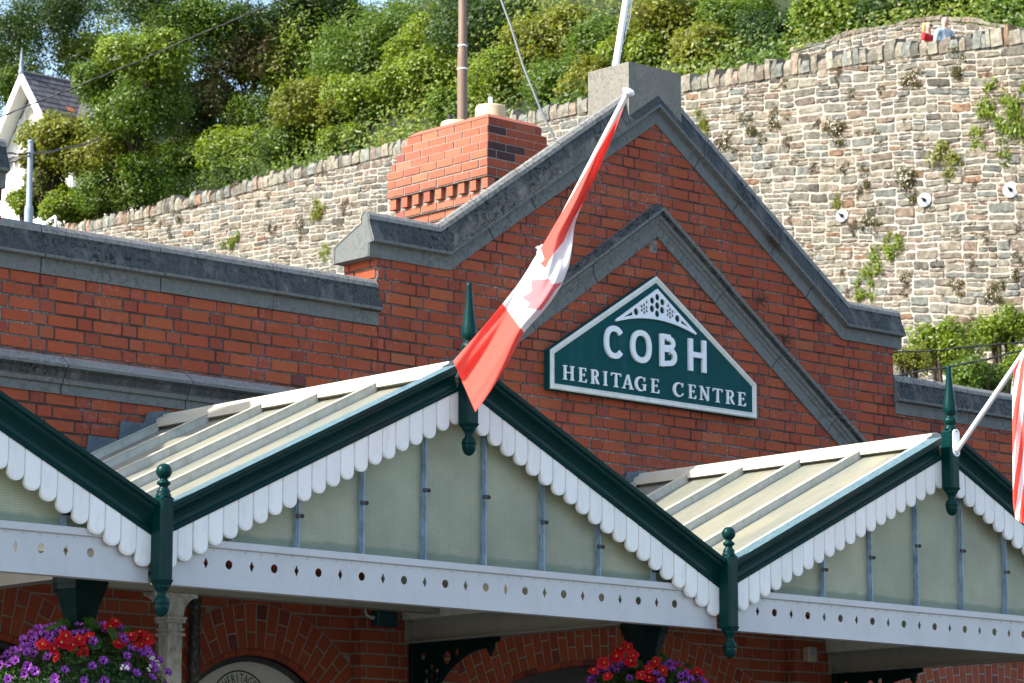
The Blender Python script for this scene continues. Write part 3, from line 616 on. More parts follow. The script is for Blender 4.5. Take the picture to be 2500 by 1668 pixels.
for bi, ax in enumerate(BAYS):
    vl, vr = ax - HB, ax + HB
    zb = lambda x: VZ + TS * (2.057 - abs(x - ax))
    for s in (-1, 1):
        if bi == 0 and s < 0: continue
        pa = [(ax + s * 2.10, zb(ax + 2.10)), (ax + s * .04, zb(ax + .04))]
        barge('bargeboard', pa if s < 0 else pa[::-1])
        vm = MB(); k = 0                                             # the scalloped valance boards of one slope
        while True:
            xc = ax + s * (2.053 - .0 - .1 * k); w = .0488
            if abs(xc - ax) < .05: break
            a, b = xc - w, xc + w
            if abs(b - ax) > 2.10: b = ax + 2.10
            if abs(a - ax) > 2.10: a = ax - 2.10
            tip = zb(xc) - .187 + random.uniform(-.004, .003)
            pts = [(a, zb(a) + .010), (a, tip + .043)] + [(xc - w * math.cos(t), tip + .043 - .043 * math.sin(t)) for t in np.linspace(.18, math.pi - .18, 9)] + [(b, tip + .043), (b, zb(b) + .010)]
            d = random.uniform(-.0015, .0015)
            pts = [(min(max(px_, a), b), pz) for px_, pz in pts]
            vm.prism(pts, face, -2.814 + d, -2.833 + d)
            vm.prism([(px_ * 1.0, pz + .008) for px_, pz in pts], lambda u, v, dd: (xc + (u - xc) * .93, dd, v), -2.8335 + d, -2.8365 + d); k += 1
        vm.build('valance', M['valance'], can)
    # glazing: bars at regular spacing with a pane between each pair
    bars = [ax + o for o in (-1.60, -1.142, -.685, -.228, .228, .685, 1.142, 1.60)]
    if bi == 0: bars = bars[4:]
    edges = ([ax - 1.97] if bi else []) + bars + [ax + 1.97]
    for a, b in zip(edges, edges[1:]):
        a2, b2 = a + .012, b - .012; za, zb_ = zb(a2) + .03, zb(b2) + .03; top = [(b2, zb_), (a2, za)]
        if a2 < ax < b2: top = [(b2, zb_), (ax, zb(ax) + .03), (a2, za)]
        if min(za, zb_) < 3.50: top = [(b2, max(3.49, zb_)), (a2, max(3.49, za))]
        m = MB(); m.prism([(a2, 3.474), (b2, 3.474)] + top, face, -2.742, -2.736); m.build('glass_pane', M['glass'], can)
    for x in bars:
        m = MB(); z1 = zb(x) + .06
        m.box(x - .013, x + .004, -2.768, -2.735, 3.474, z1, 0); m.box(x + .004, x + .013, -2.772, -2.735, 3.474, z1, 0); m.box(x - .004, x + .006, -2.778, -2.766, 3.474, z1, 0)
        bo = m.build('glazing_bar', M['bar'], can)
        zc = 3.88 - .24 * (abs(x - ax) - .228)
        m = MB(); m.box(x - .022, x + .034, -2.781, -2.770, zc - .011, zc + .011, b=.003); m.lathe([(.006, 0), (.006, .006)], (x + .024, -2.781, zc), 8, axis=(0, -1, 0)); m.build('bar_clip', M['black'], bo)
    # pierced girder
    x0, x1 = vl + .03, vr - .03
    holes = []
    for k in range(24):
        hx = vl + .355 + .1535 * k * (3.66 / 3.66)
        if hx > vr - .2: break
        holes.append([(hx - .0165, 3.355), (hx, 3.323), (hx + .0165, 3.355), (hx, 3.387)] if k % 2 == 0 else circle(hx, 3.356, .0245, 18))
    plate('girder', [[(x0, 3.2305), (x1, 3.2305), (x1, 3.438), (x0, 3.438)]] + holes, face, -2.797, -2.789, M['greywhite'], can)
    m = MB(); m.box(x0, x1, -2.812, -2.745, 3.222, 3.230, b=.002); m.build('girder_flange', M['greywhite'], can)
    m = MB(); m.box(x0, x1, -2.810, -2.700, 3.4385, 3.480, b=.004); m.build('sill', M['greywhite'], can)
    m = MB()
    for k in range(40):
        hx = x0 + .06 + .1055 * k
        if hx < x1 - .03: m.lathe([(.0075, 0), (.006, .003), (.002, .0045)], (hx, -2.797, 3.428), 6, axis=(0, -1, 0))
    rv = m.build('girder_rivets', M['greywhite'], can); rv['kind'] = 'stuff'
    # roof slopes: sheets between ribs, and the ridge trim
    RIB = [-.02, -.54, -1.08, -1.62, -2.165, -2.72]
    for s in (-1, 1):
        if bi == 0 and s < 0: continue
        sz = lambda d: 4.572 - TS * d                                  # top of the sheet at distance d from the ridge line
        for a, b in zip(RIB, RIB[1:]):
            m = MB(); m.prism([(.06, sz(.06)), (2.13, sz(2.13)), (2.13, sz(2.13) - .008), (.06, sz(.06) - .008)], lambda u, v, d: (ax + s * u, d, v), a - .01, b + .01); m.build('roof_sheet', M['roof_sheet'], can)
        for y in RIB:
            m = MB(); m.prism([(.095, sz(.095) - .004), (2.12, sz(2.12) - .004), (2.12, sz(2.12) + .052), (.095, sz(.095) + .052)], lambda u, v, d: (ax + s * u, d, v), y - .016, y + .016, 0)
            m.prism([(.093, sz(.093) + .0525), (2.122, sz(2.122) + .0525), (2.122, sz(2.122) + .0585), (.093, sz(.093) + .0585)], lambda u, v, d: (ax + s * u, d, v), y - .021, y + .021, 1)
            m.build('roof_rib', [M['rib'], M['cream']], can)
    m = MB(); m.prism([(-.108, 4.552), (-.104, 4.604), (-.055, 4.628), (-.052, 4.640), (0, 4.652), (.052, 4.640), (.055, 4.628), (.104, 4.604), (.108, 4.552)], lambda u, v, d: (ax + u, d, v), -.02, -2.772); m.build('ridge_trim', M['cream'], can)
    # lead flashing stepped up the wall
    m = MB()
    for s in (-1, 1):
        for k in range(8):
            xa = .16 + .245 * k; xb = xa + .235; za, zb2 = 4.572 - TS * xa, 4.572 - TS * xb
            if s < 0 or k < 3: m.prism([(-s * -xa * 1.0, za + .02), (s * xa, za + .072), (s * (xb - .02), za + .072), (s * xb, zb2 + .02)], lambda u, v, d: (ax + u, d, v), -.006, -.022)
    m.prism([(-.22, 4.50), (-.17, 4.64), (.0, 4.668), (.17, 4.64), (.22, 4.50)], lambda u, v, d: (ax + u, d, v), -.004, -.019); m.build('lead_flashing', M['lead'], can)
def valley_post(x):
    m = MB(); y = -2.885; c = .043
    m.prism([(-c, -c + .012), (-c + .012, -c), (c - .012, -c), (c, -c + .012), (c, c), (-c, c)], lambda u, v, d: (x + u, y + v, d), 3.235, 3.655)
    m.prism([(-c, -c), (c, -c), (c, c), (-c, c)], lambda u, v, d: (x + u * (1 - (d > 3.66) * .35), y + v * (1 - (d > 3.66) * .35), d), 3.655, 3.674)
    m.prism([(-c, -c), (c, -c), (c, c), (-c, c)], lambda u, v, d: (x + u * (1 - (d < 3.21) * .3), y + v * (1 - (d < 3.21) * .3), d), 3.2, 3.235)
    p = m.build('finial_post', M['green'], can)
    ball = lambda c0, r, a, b, n=10: [(r * math.cos(R(t)), c0 + r * math.sin(R(t))) for t in np.linspace(a, b, n)]
    m = MB(); m.lathe([(.040, .0), (.041, .012), (.034, .022), (.037, .030), (.030, .040), (.022, .052), (.024, .060), (.034, .066), (.037, .074), (.034, .082), (.022, .090)] + ball(.136, .0425, -62, 88, 14), (x, y, 3.668), 24); m.build('ball_finial', M['green'], p)
    m = MB(); m.lathe([(.040, .0), (.042, -.008), (.036, -.016), (.026, -.03), (.022, -.045), (.026, -.058), (.036, -.066), (.0425, -.082), (.043, -.098), (.0405, -.100), (.0405, -.103), (.0415, -.106), (.038, -.128), (.028, -.148), (.014, -.160), (.002, -.163)], (x, y, 3.206), 24); m.build('drop_finial', M['green'], p)
    # valley gutter running back to the wall
    m = MB(); m.prism([(-.09, 3.66), (-.075, 3.46), (.075, 3.46), (.09, 3.66), (.08, 3.66), (.065, 3.47), (-.065, 3.47), (-.08, 3.66)], lambda u, v, d: (x + u, d, v), -2.78, .09); m.build('valley_gutter', M['rib'], can)
for x in VAL: valley_post(x)
def apex_post(x):
    m = MB(); y = -2.885; c = .043
    m.prism([(-c, -c + .012), (-c + .012, -c), (c - .012, -c), (c, -c + .012), (c, c), (-c, c)], lambda u, v, d: (x + u, y + v, d), 4.27, 4.64)
    m.prism([(-c, -c), (c, -c), (c, c), (-c, c)], lambda u, v, d: (x + u * (1 - (d > 4.645) * .3), y + v * (1 - (d > 4.645) * .3), d), 4.64, 4.662)
    m.prism([(-c, -c), (c, -c), (c, c), (-c, c)], lambda u, v, d: (x + u * (1 - (d < 4.26) * .3), y + v * (1 - (d < 4.26) * .3), d), 4.245, 4.27)
    p = m.build('finial_post', M['green'], can)
    m = MB(); m.lathe([(.042, .0), (.043, .012), (.036, .022), (.030, .030), (.036, .036), (.043, .046), (.045, .058), (.043, .070), (.034, .082), (.025, .090), (.028, .097), (.038, .104), (.0455, .122), (.046, .142), (.043, .170), (.036, .210), (.029, .260), (.023, .310), (.019, .360), (.0165, .410), (.017, .418), (.0135, .428), (.008, .436), (.001, .440)], (x, y, 4.656), 24); m.build('spike_finial', M['green'], p)
    m = MB(); m.lathe([(.040, .0), (.042, -.008), (.036, -.016), (.026, -.03), (.022, -.045), (.026, -.058), (.036, -.066), (.0425, -.082), (.043, -.098), (.0405, -.100), (.0405, -.103), (.0415, -.106), (.038, -.128), (.028, -.148), (.014, -.160), (.002, -.163)], (x, y, 4.248), 24); m.build('drop_finial', M['green'], p)
for x in (11.96, 16.22): apex_post(x)
# iron columns with flared heads, roof beams, brackets
for x in VAL:
    m = MB(); y = -2.15
    m.prism(circle(0, 0, .152, 8), lambda u, v, d: (x + u, y + v, d), 3.262, 3.302); m.prism(circle(0, 0, .146, 8), lambda u, v, d: (x + u, y + v, d), 3.232, 3.2615)
    pr_ = [(.138, 3.234), (.122, 3.19), (.100, 3.13), (.082, 3.06), (.066, 2.98), (.058, 2.88), (.052, 2.75), (.05, 0.0)]
    for (r0, z0), (r1, z1) in zip(pr_, pr_[1:]):
        m.add([(x + a, y + b, z0) for a, b in circle(0, 0, r0, 8)] + [(x + a, y + b, z1) for a, b in circle(0, 0, r1, 8)], [(i, (i + 1) % 8, 8 + (i + 1) % 8, 8 + i) for i in range(8)])
    m.build('iron_column', M['darkgreen'], can)
    m = MB(); m.box(x - .006, x + .006, -2.76, .085, 3.312, 3.48); m.box(x - .055, x + .055, -2.76, .095, 3.480, 3.490); m.box(x - .055, x + .055, -2.76, .095, 3.3025, 3.312)
    be = m.build('roof_beam', M['beam'], can)
    m = MB(); m.box(x - .05, x - .0062, .072, .097, 3.3125, 3.4795)
    for z in (3.345, 3.445): m.lathe([(.011, 0), (.011, .012)], (x - .025, .072, z), 6, axis=(0, -1, 0))
    m.build('end_plate', M['beam'], be)
    # pierced spandrel bracket
    out = [(.05, 3.2995), (-.80, 3.2995), (-.80, 3.275), (-.72, 3.262)] + [(.0 - .72 * math.cos(t) + .0, 2.55 + .70 * math.sin(t)) for t in np.linspace(1.45, .05, 16)][0:0] + [(-.70 + .71 * math.sin(t), 2.54 + .71 * math.cos(t)) for t in np.linspace(.05, 1.5, 18)] + [(.05, 2.55)]
    out = [(.05, 3.2995), (-.80, 3.2995), (-.80, 3.272), (-.70, 3.252)] + [(-.70 + .68 * math.sin(t), 2.57 + .68 * math.cos(t)) for t in np.linspace(.08, 1.5, 18)] + [(.05, 2.58)]
    hl = [circle(-.13, 3.075, .022, 12)] + [circle(-.13 + .062 * math.cos(R(60 * k + 30)), 3.075 + .062 * math.sin(R(60 * k + 30)), .024, 12) for k in range(6)] + [circle(-.285, 3.19, .046, 16), circle(-.385, 3.222, .026, 12), circle(-.04, 3.21, .03, 12)]
    fnY = lambda a, b, d: (x + d, a, b)
    br_ = plate('spandrel_bracket', [out] + hl, fnY, -.012, .012, M['darkgreen'], can)
    m = MB()
    m.tube([(x, -.70 + .685 * math.sin(t), 2.565 + .685 * math.cos(t)) for t in np.linspace(.0, 1.5, 20)], .020, 8)
    m.build('bracket_rim', M['darkgreen'], br_)
    m = MB(); m.lathe([(.03, 0), (.034, -.02), (.026, -.045), (.03, -.05), (.012, -.075), (.014, -.085), (.003, -.095)], (x, -.715, 3.27), 12); m.build('bracket_drop', M['darkgreen'], br_)
    m = MB(); m.tube([(x, .07, 2.4), (x, .07, 3.30)], .028, 10); m.build('bracket_post', M['darkgreen'], br_)
# white timber column with a curved head beside the downpipe
m = MB(); x0, x1, y0, y1 = 11.775, 11.885, -.30, -.19
m.box(x0, x1, y0, y1, 0, 3.30, b=.006)
for z, o, h in ((3.292, .016, .018), (3.245, .010, .014), (3.21, .014, .02), (3.31, .02, .02)): m.box(x0 - o, x1 + o, y0 - o, y1 + o, z, z + h, b=.004)
q = [(-.075, 3.33), (-.075, 3.345)] ; hd = [(-.06, 3.33)] + [(-.06 - .11 * (1 - math.cos(t)), 3.33 + .125 * math.sin(t)) for t in np.linspace(.1, 1.57, 8)] + [(-.17, 3.478), (.17, 3.478)] + [(.06 + .11 * (1 - math.cos(t)), 3.33 + .125 * math.sin(t)) for t in np.linspace(1.57, .1, 8)] + [(.06, 3.33)]
m.prism(hd, lambda a, b, d: ((x0 + x1) / 2 + a, d, b), y0, y1)
m.build('timber_column', M['column'], can)
m = MB(); m.box(9.9, 14.0, -.30, -.19, 3.481, 3.56); m.build('purlin', M['beam'], can)

# small things fixed to the wall
jb = thing('junction_box', (13.83, .05, 3.40), 'dark teal plastic box with a bent white conduit on the brick pilaster', 'junction box')
m = MB(); m.box(13.74, 13.915, .02, .098, 3.405, 3.505, b=.006); m.box(13.748, 13.907, .010, .0195, 3.413, 3.497, b=.003); m.build('case', M['box'], jb)
m = MB(); m.tube([(13.685, .088, 3.62), (13.682, .085, 3.50), (13.684, .075, 3.475), (13.695, .06, 3.462), (13.735, .06, 3.458)], .008, 8); m.lathe([(.014, 0), (.014, .02), (.01, .03)], (13.712, .06, 3.459), 8, axis=(1, 0, 0)); m.build('conduit', M['column'], jb)
sn = thing('motion_sensor', (18.06, .05, 3.4), 'small beige wall sensor with a grey lens under the canopy', 'sensor')
m = MB(); m.box(18.02, 18.115, .03, .098, 3.375, 3.49, b=.008); m.build('case', M['beige'], sn)
m = MB(); m.box(18.035, 18.095, .022, .0295, 3.43, 3.475, b=.003); m.build('lens', M['galv'], sn)

# ================================================================ FLAGS AND POLES
def flag_pole(x, y0, z0, tip, label):
    t = thing('flagpole', (x, y0, z0), label, 'flagpole', 'white flagpoles angled out from the canopy finials')
    a = Vector((x, y0, z0)); b = Vector(tip); d = (b - a).normalized()
    m = MB(); m.tube([a, b], .0175, 14); m.build('pole', M['white_gloss'], t)
    m = MB(); m.prism([(.0, .0)] and [(.031 * math.cos(w), .031 * math.sin(w) + .06) for w in np.linspace(0, math.pi, 9)] + [(.031 * math.cos(w), .031 * math.sin(w) - .06) for w in np.linspace(math.pi, 2 * math.pi, 9)], lambda u, v, dd: (x + u, dd, z0 + .05 + v), -2.9285, -2.940); m.build('wall_bracket', M['white_gloss'], t)
    m = MB()
    for z in (.125, -.025): m.lathe([(.006, 0), (.004, .004)], (x, -2.940, z0 + z), 8, axis=(0, -1, 0))
    m.build('screw', M['black'], t)
    m = MB(); m.lathe([(.030, 0), (.036, .006), (.036, .018), (.026, .026)], b, 20, axis=d); m.build('cap', M['white_gloss'], t)
    return t
P1T = (11.96, -4.187, 5.961)
fp1 = flag_pole(11.96, -2.94, 4.49, P1T, 'white flagpole on the nearer spiked green finial, carrying the red and white maple leaf flag')
fp2 = flag_pole(16.22, -2.94, 4.515, (16.22, -4.22, 5.80), 'white flagpole on the farther spiked green finial, carrying the striped flag')
def spl(keys, t):
    for (a, p), (b, q) in zip(keys, keys[1:]):
        if t <= b: 
            f = (t - a) / (b - a); return Vector(p).lerp(Vector(q), f)
    return Vector(keys[-1][1])
def smooth(keys, n=160, it=6):
    P = [spl(keys, i / n) for i in range(n + 1)]
    for _ in range(it * 4): P = [P[0]] + [(P[i - 1] + P[i] * 2 + P[i + 1]) / 4 for i in range(1, n)] + [P[-1]]
    return P
LEAFP = [(0, .5), (.07, .37), (.16, .42), (.12, .18), (.24, .31), (.27, .24), (.41, .27), (.37, .12), (.43, .08), (.22, -.12), (.25, -.20), (.03, -.165), (.04, -.42), (0, -.42)]
LEAFP = LEAFP + [(-a, b) for a, b in LEAFP[-2:0:-1]]
def in_poly(p, x, y):
    c = False; n = len(p)
    for i in range(n):
        (x1, y1), (x2, y2) = p[i], p[i - 1]
        if (y1 > y) != (y2 > y) and x < (x2 - x1) * (y - y1) / (y2 - y1) + x1: c = not c
    return c
def cloth(name, pos, col, nu, nv, parent=None):
    V = [pos(i / nu, j / nv) for i in range(nu + 1) for j in range(nv + 1)]
    F = [(i * (nv + 1) + j, (i + 1) * (nv + 1) + j, (i + 1) * (nv + 1) + j + 1, i * (nv + 1) + j + 1) for i in range(nu) for j in range(nv)]
    C = [col((i + .5) / nu, (j + .5) / nv) for i in range(nu) for j in range(nv)]
    m = MB(); m.add(V, F, 0, True, C); o = m.build(name, M['cloth'], parent); return o
RED, WHT, BLU = (.90, .155, .12), (.86, .85, .85), (.02, .03, .16)
K0 = smooth([(0, (1431, 248)), (.08, (1408, 310)), (.15, (1376, 388)), (.20, (1346, 448)), (.25, (1318, 510)), (.35, (1314, 560)), (.45, (1306, 610)), (.55, (1287, 658)), (.65, (1253, 708)), (.75, (1201, 762)), (.85, (1163, 838)), (.93, (1122, 905)), (1, (1091, 946))])
K1 = smooth([(0, (1242, 570)), (.12, (1234, 582)), (.25, (1227, 592)), (.4, (1207, 626)), (.5, (1192, 648)), (.75, (1156, 694)), (.85, (1110, 750)), (1, (1040, 829))])
def LI(K, u):
    f = u * 160; i = min(int(f), 159); return K[i].lerp(K[i + 1], f - i)
def can_pos(u, v):
    p = LI(K0, u).lerp(LI(K1, u), v); side = 1 - abs(2 * v - 1)
    fold = .050 * math.sin(v * 6.0 + u * 4.2 + .6) * min(1, .25 + u * 1.4) + .014 * math.sin(v * 13 - u * 7 + 1) * (1 - u * .6) + .003 * math.sin(v * 27 + u * 11)
    dx = -.03 - .26 * u ** 1.4 - .05 * side + fold
    return onX(p.x, p.y, 11.96 + dx - .022)
def can_col(u, v):
    if u < .25 or u > .75: return RED
    return RED if in_poly(LEAFP, (v - .5) * 1.02, (.5 - u) * 2.05 * -1 * -1) else WHT
HOIST = [(1500, 200), (1317, 501), (1292, 556), (1270, 582), (1252, 616), (1240, 605), (1250, 596), (1240, 566), (1150, 560), (1150, 200)]
LEAFD = [(1220, 643), (1262, 641), (1268, 652), (1290, 648), (1272, 668), (1258, 690), (1240, 712), (1209, 708), (1216, 697), (1197, 683), (1219, 671), (1220, 655)]
# the leaf stands along the hoist direction: its top points to the upper edge
def can_col(u, v):
    p = LI(K0, u).lerp(LI(K1, u), v)
    if u > .75 or in_poly(HOIST, p.x, p.y): return RED
    return (.86, .27, .29) if in_poly(LEAFD, p.x, p.y) else WHT
f1 = cloth('flag', can_pos, can_col, 240, 120); f1.modifiers.new('thick', 'SOLIDIFY').thickness = .0015
tag(f1, 'red and white maple leaf flag hanging twisted from the nearer angled pole', 'flag', 'national flags on the canopy poles')
m = MB(); q = onX(1238, 577, 11.93)
for k in range(9): m.tube([q + Vector((random.uniform(-.02, .02), random.uniform(-.02, .02), random.uniform(-.03, .03))) for _ in range(4)], .0045, 6)
m.tube([q, q + Vector((.02, .0, .04))], .006, 6); kn = m.build('toggle_knot', M['white_gloss'], f1)
U0 = smooth([(0, (2388, 768)), (.15, (2402, 850)), (.5, (2412, 1000)), (1, (2398, 1230))]); U1 = smooth([(0, (2338, 828)), (.05, (2326, 850)), (.3, (2323, 930)), (.6, (2324, 1060)), (.85, (2325, 1160)), (1, (2331, 1192))])
def us_pos(u, v):
    p = LI(U0, u).lerp(LI(U1, u), v)
    fold = .05 * math.sin(v * 9 + u * 3.0) + .015 * math.sin(v * 21 - u * 6 + 1)
    return onX(p.x, p.y, 16.22 - .05 + fold * (.35 + .65 * u) - .10 * u)
def us_col(u, v):
    s = (1 - v) * 7.2 + u * 5.2
    if u < .34 and v < .42: return WHT if (math.hypot((u * 20) % 1 - .5, (v * 14) % 1 - .5) < .24) else BLU
    return RED if math.floor(s) % 2 == 0 else WHT
f2 = cloth('flag', us_pos, us_col, 120, 80); f2.modifiers.new('thick', 'SOLIDIFY').thickness = .0015
tag(f2, 'red and white striped flag hanging at the right edge from the farther angled pole', 'flag', 'national flags on the canopy poles')
def us_wrap(u, v):
    c = Vector((16.22, -3.60 - .40 * u, 5.155 + .40 * u)); w = 2 * math.pi * v * .8; r = .032 + .012 * math.sin(w * 2 + u * 5)
    return c + Vector((1, 0, 0)) * math.cos(w + .6) * r + Vector((0, .7, .7)) * math.sin(w + .6) * r
wr = cloth('flag_hem', us_wrap, lambda u, v: RED, 12, 20, f2)
# upright flagpole on the apex block, leaning a little
wp = thing('flagpole', (16.24, .18, 7.70), 'tall upright white flagpole standing on the stone block at the gable peak', 'flagpole')
a = onY(1413, 150, .18); b = onY(1437, 0, .18); a = a + (a - b) * .12; d = b - a; tp = a + d * 5.2
m = MB(); m.tube([a, tp], [.027, .018], 16); m.build('pole', M['white_gloss'], wp)
s_ = RT * .030; m = MB(); m.tube([a + d * .45 + s_ * 1.0, a + d * .8 + s_ * 1.3, a + d * 1.2 + s_ * 1.05, tp + s_ * .8], .0025, 5); m.tube([a + d * .40 + s_, a + d * .75 + s_ * 1.7, a + d * 1.2 + s_ * 1.35, tp + s_ * .9], .0025, 5); m.build('halyard', M['white_gloss'], wp)
m = MB(); q = a + d * .5 + s_; m.tube([q + Vector((0, 0, -.03)), q, q + Vector((0, 0, .03))], .006, 6); m.tube([q + s_ * .6 + d * .05, q + d * .1, q - s_ * .1 + d * -.1, q + s_ * .5 - d * .12], .003, 5); m.build('cleat', M['guy'], wp)
# ================================================================ THE HILLSIDE
ST = [(-120, 575, 108), (60, 530, 104), (170, 505, 101), (300, 476, 98.5), (460, 438, 96), (600, 398, 93.5), (720, 362, 91.5), (850, 327, 89.5), (1000, 295, 87), (1170, 256, 84.5), (1350, 215, 82), (1570, 166, 79), (1750, 137, 77), (2000, 98, 74), (2180, 78, 72), (2350, 55, 70.5), (2480, 35, 69.5), (2700, 10, 68)]
WP = [far(*s) for s in ST]                                            # top of the retaining wall, real 3D points
WY = np.array([p.y for p in WP])[::-1]; WX = np.array([p.x for p in WP])[::-1]; WZ = np.array([p.z for p in WP])[::-1]
for arr in (WX, WZ):
    for _ in range(2): arr[1:-1] = (arr[:-2] + 2 * arr[1:-1] + arr[2:]) / 4
wx = lambda y: float(np.interp(y, WY, WX)); wz = lambda y: float(np.interp(y, WY, WZ))
def hill_z(x, y):
    o = x - wx(y); b = wz(y) - 1.35
    g = float(np.interp(y, [60, 70, 84], [1.0, .97, .55]))
    return b + g * float(np.interp(o, [0, 5.2, 6.5, 14, 26, 60, 160], [0, 0, 1.0, 9.5, 21, 38, 60]))
def hit_hill(x, y):
    d0 = 66
    for i in range(240):
        p = far(x, y, d0 + i * .5)
        if p.x > wx(p.y) + 5 and p.z < hill_z(p.x, p.y): return p
    return far(x, y, 120)
def hit_wall(x, y):
    for i in range(700):
        p = far(x, y, 58 + i * .08)
        if p.x > wx(p.y): return p
    return p
ys = np.linspace(WY[0] - 12, WY[-1] + 90, 70); os_ = [.3, 2, 5.2, 6.5, 10, 14, 20, 26, 40, 60, 160]
m = MB(); V = []
for y in ys:
    for o in os_: V.append((wx(y) + o, y, hill_z(wx(y) + o, y) + (random.uniform(-.25, .25) if o > 6 else 0)))
n = len(os_); m.add(V, [(i * n + j, i * n + j + 1, (i + 1) * n + j + 1, (i + 1) * n + j) for i in range(len(ys) - 1) for j in range(n - 1)], 0, True)
structure(m.build('hillside', M['earth']))
m = MB(); V = []
for y in ys: V += [(wx(y) + .35, y, wz(y) - 1.345), (wx(y) + 4.6, y, wz(y) - 1.345)]
m.add(V, [(2 * i, 2 * i + 1, 2 * i + 3, 2 * i + 2) for i in range(len(ys) - 1)]); structure(m.build('road', M['asphalt']))
m = MB(); m.add([(-700, -700, 0), (900, -700, 0), (900, 900, 0), (-700, 900, 0)], [(0, 1, 2, 3)]); structure(m.build('ground', M['asphalt']))
m = MB(); m.box(5, 26, -6.5, .2, .004, .12); structure(m.build('pavement', M['paving']))
m = MB(); m.box(-60, 5, -60, .5, .004, .02); m.box(5.002, 90, -60, -6.502, .004, .02); structure(m.build('forecourt', M['paving']))

STC = [((.30, .30, .265), 5), ((.35, .335, .285), 5), ((.27, .295, .285), 4), ((.38, .35, .295), 4), ((.35, .285, .235), 2), ((.34, .23, .16), .7), ((.17, .17, .155), 1.0), ((.31, .27, .235), 2)]
def stone_col():
    c = random.choices([c for c, w in STC], [w for c, w in STC])[0]; j = random.uniform(.80, 1.20); return (c[0] * j * 1.0, c[1] * j * .98, c[2] * j * .94)
def stone(mb, P, s0, s1, v0, v1, prot, col, jit=.02):
    # P(s, v, out) -> point. A hewn block: 5 x 4 grid, edges sunk in the mortar
    nx = 7 if s1 - s0 > .4 else 5; ny = 4; V = []
    sh_ = random.uniform(-.05, .05) * min(1, (s1 - s0) / .5); tp_ = random.uniform(-.03, .03) * (s1 - s0)
    for i in range(nx):
        for j in range(ny):
            u, w = i / (nx - 1), j / (ny - 1)
            e = min(u, 1 - u, w, 1 - w) == 0
            k = random.uniform(.1, 1.5) * prot
            if e: k = -.010
            du = random.uniform(-1, 1) * jit * (1 if e else .6); dw = random.uniform(-1, 1) * jit * .6
            if e and (u in (0, 1)) and (w in (0, 1)): uu, ww = u + (.5 - u) * random.uniform(0, .14), w + (.5 - w) * random.uniform(0, .2)
            else:
                uu, ww = u, w
                if not e: uu = .5 + (u - .5) * (.44 / (.5 - 1 / (nx - 1))); ww = .5 + (w - .5) * 1.9
            V.append(P(s0 + (s1 - s0) * uu + du + sh_ * (ww - .5), v0 + (v1 - v0) * ww + dw + tp_ * (uu - .5), k))
    mb.add(V, [(i * ny + j, (i + 1) * ny + j, (i + 1) * ny + j + 1, i * ny + j + 1) for i in range(nx - 1) for j in range(ny - 1)], 0, False, col)
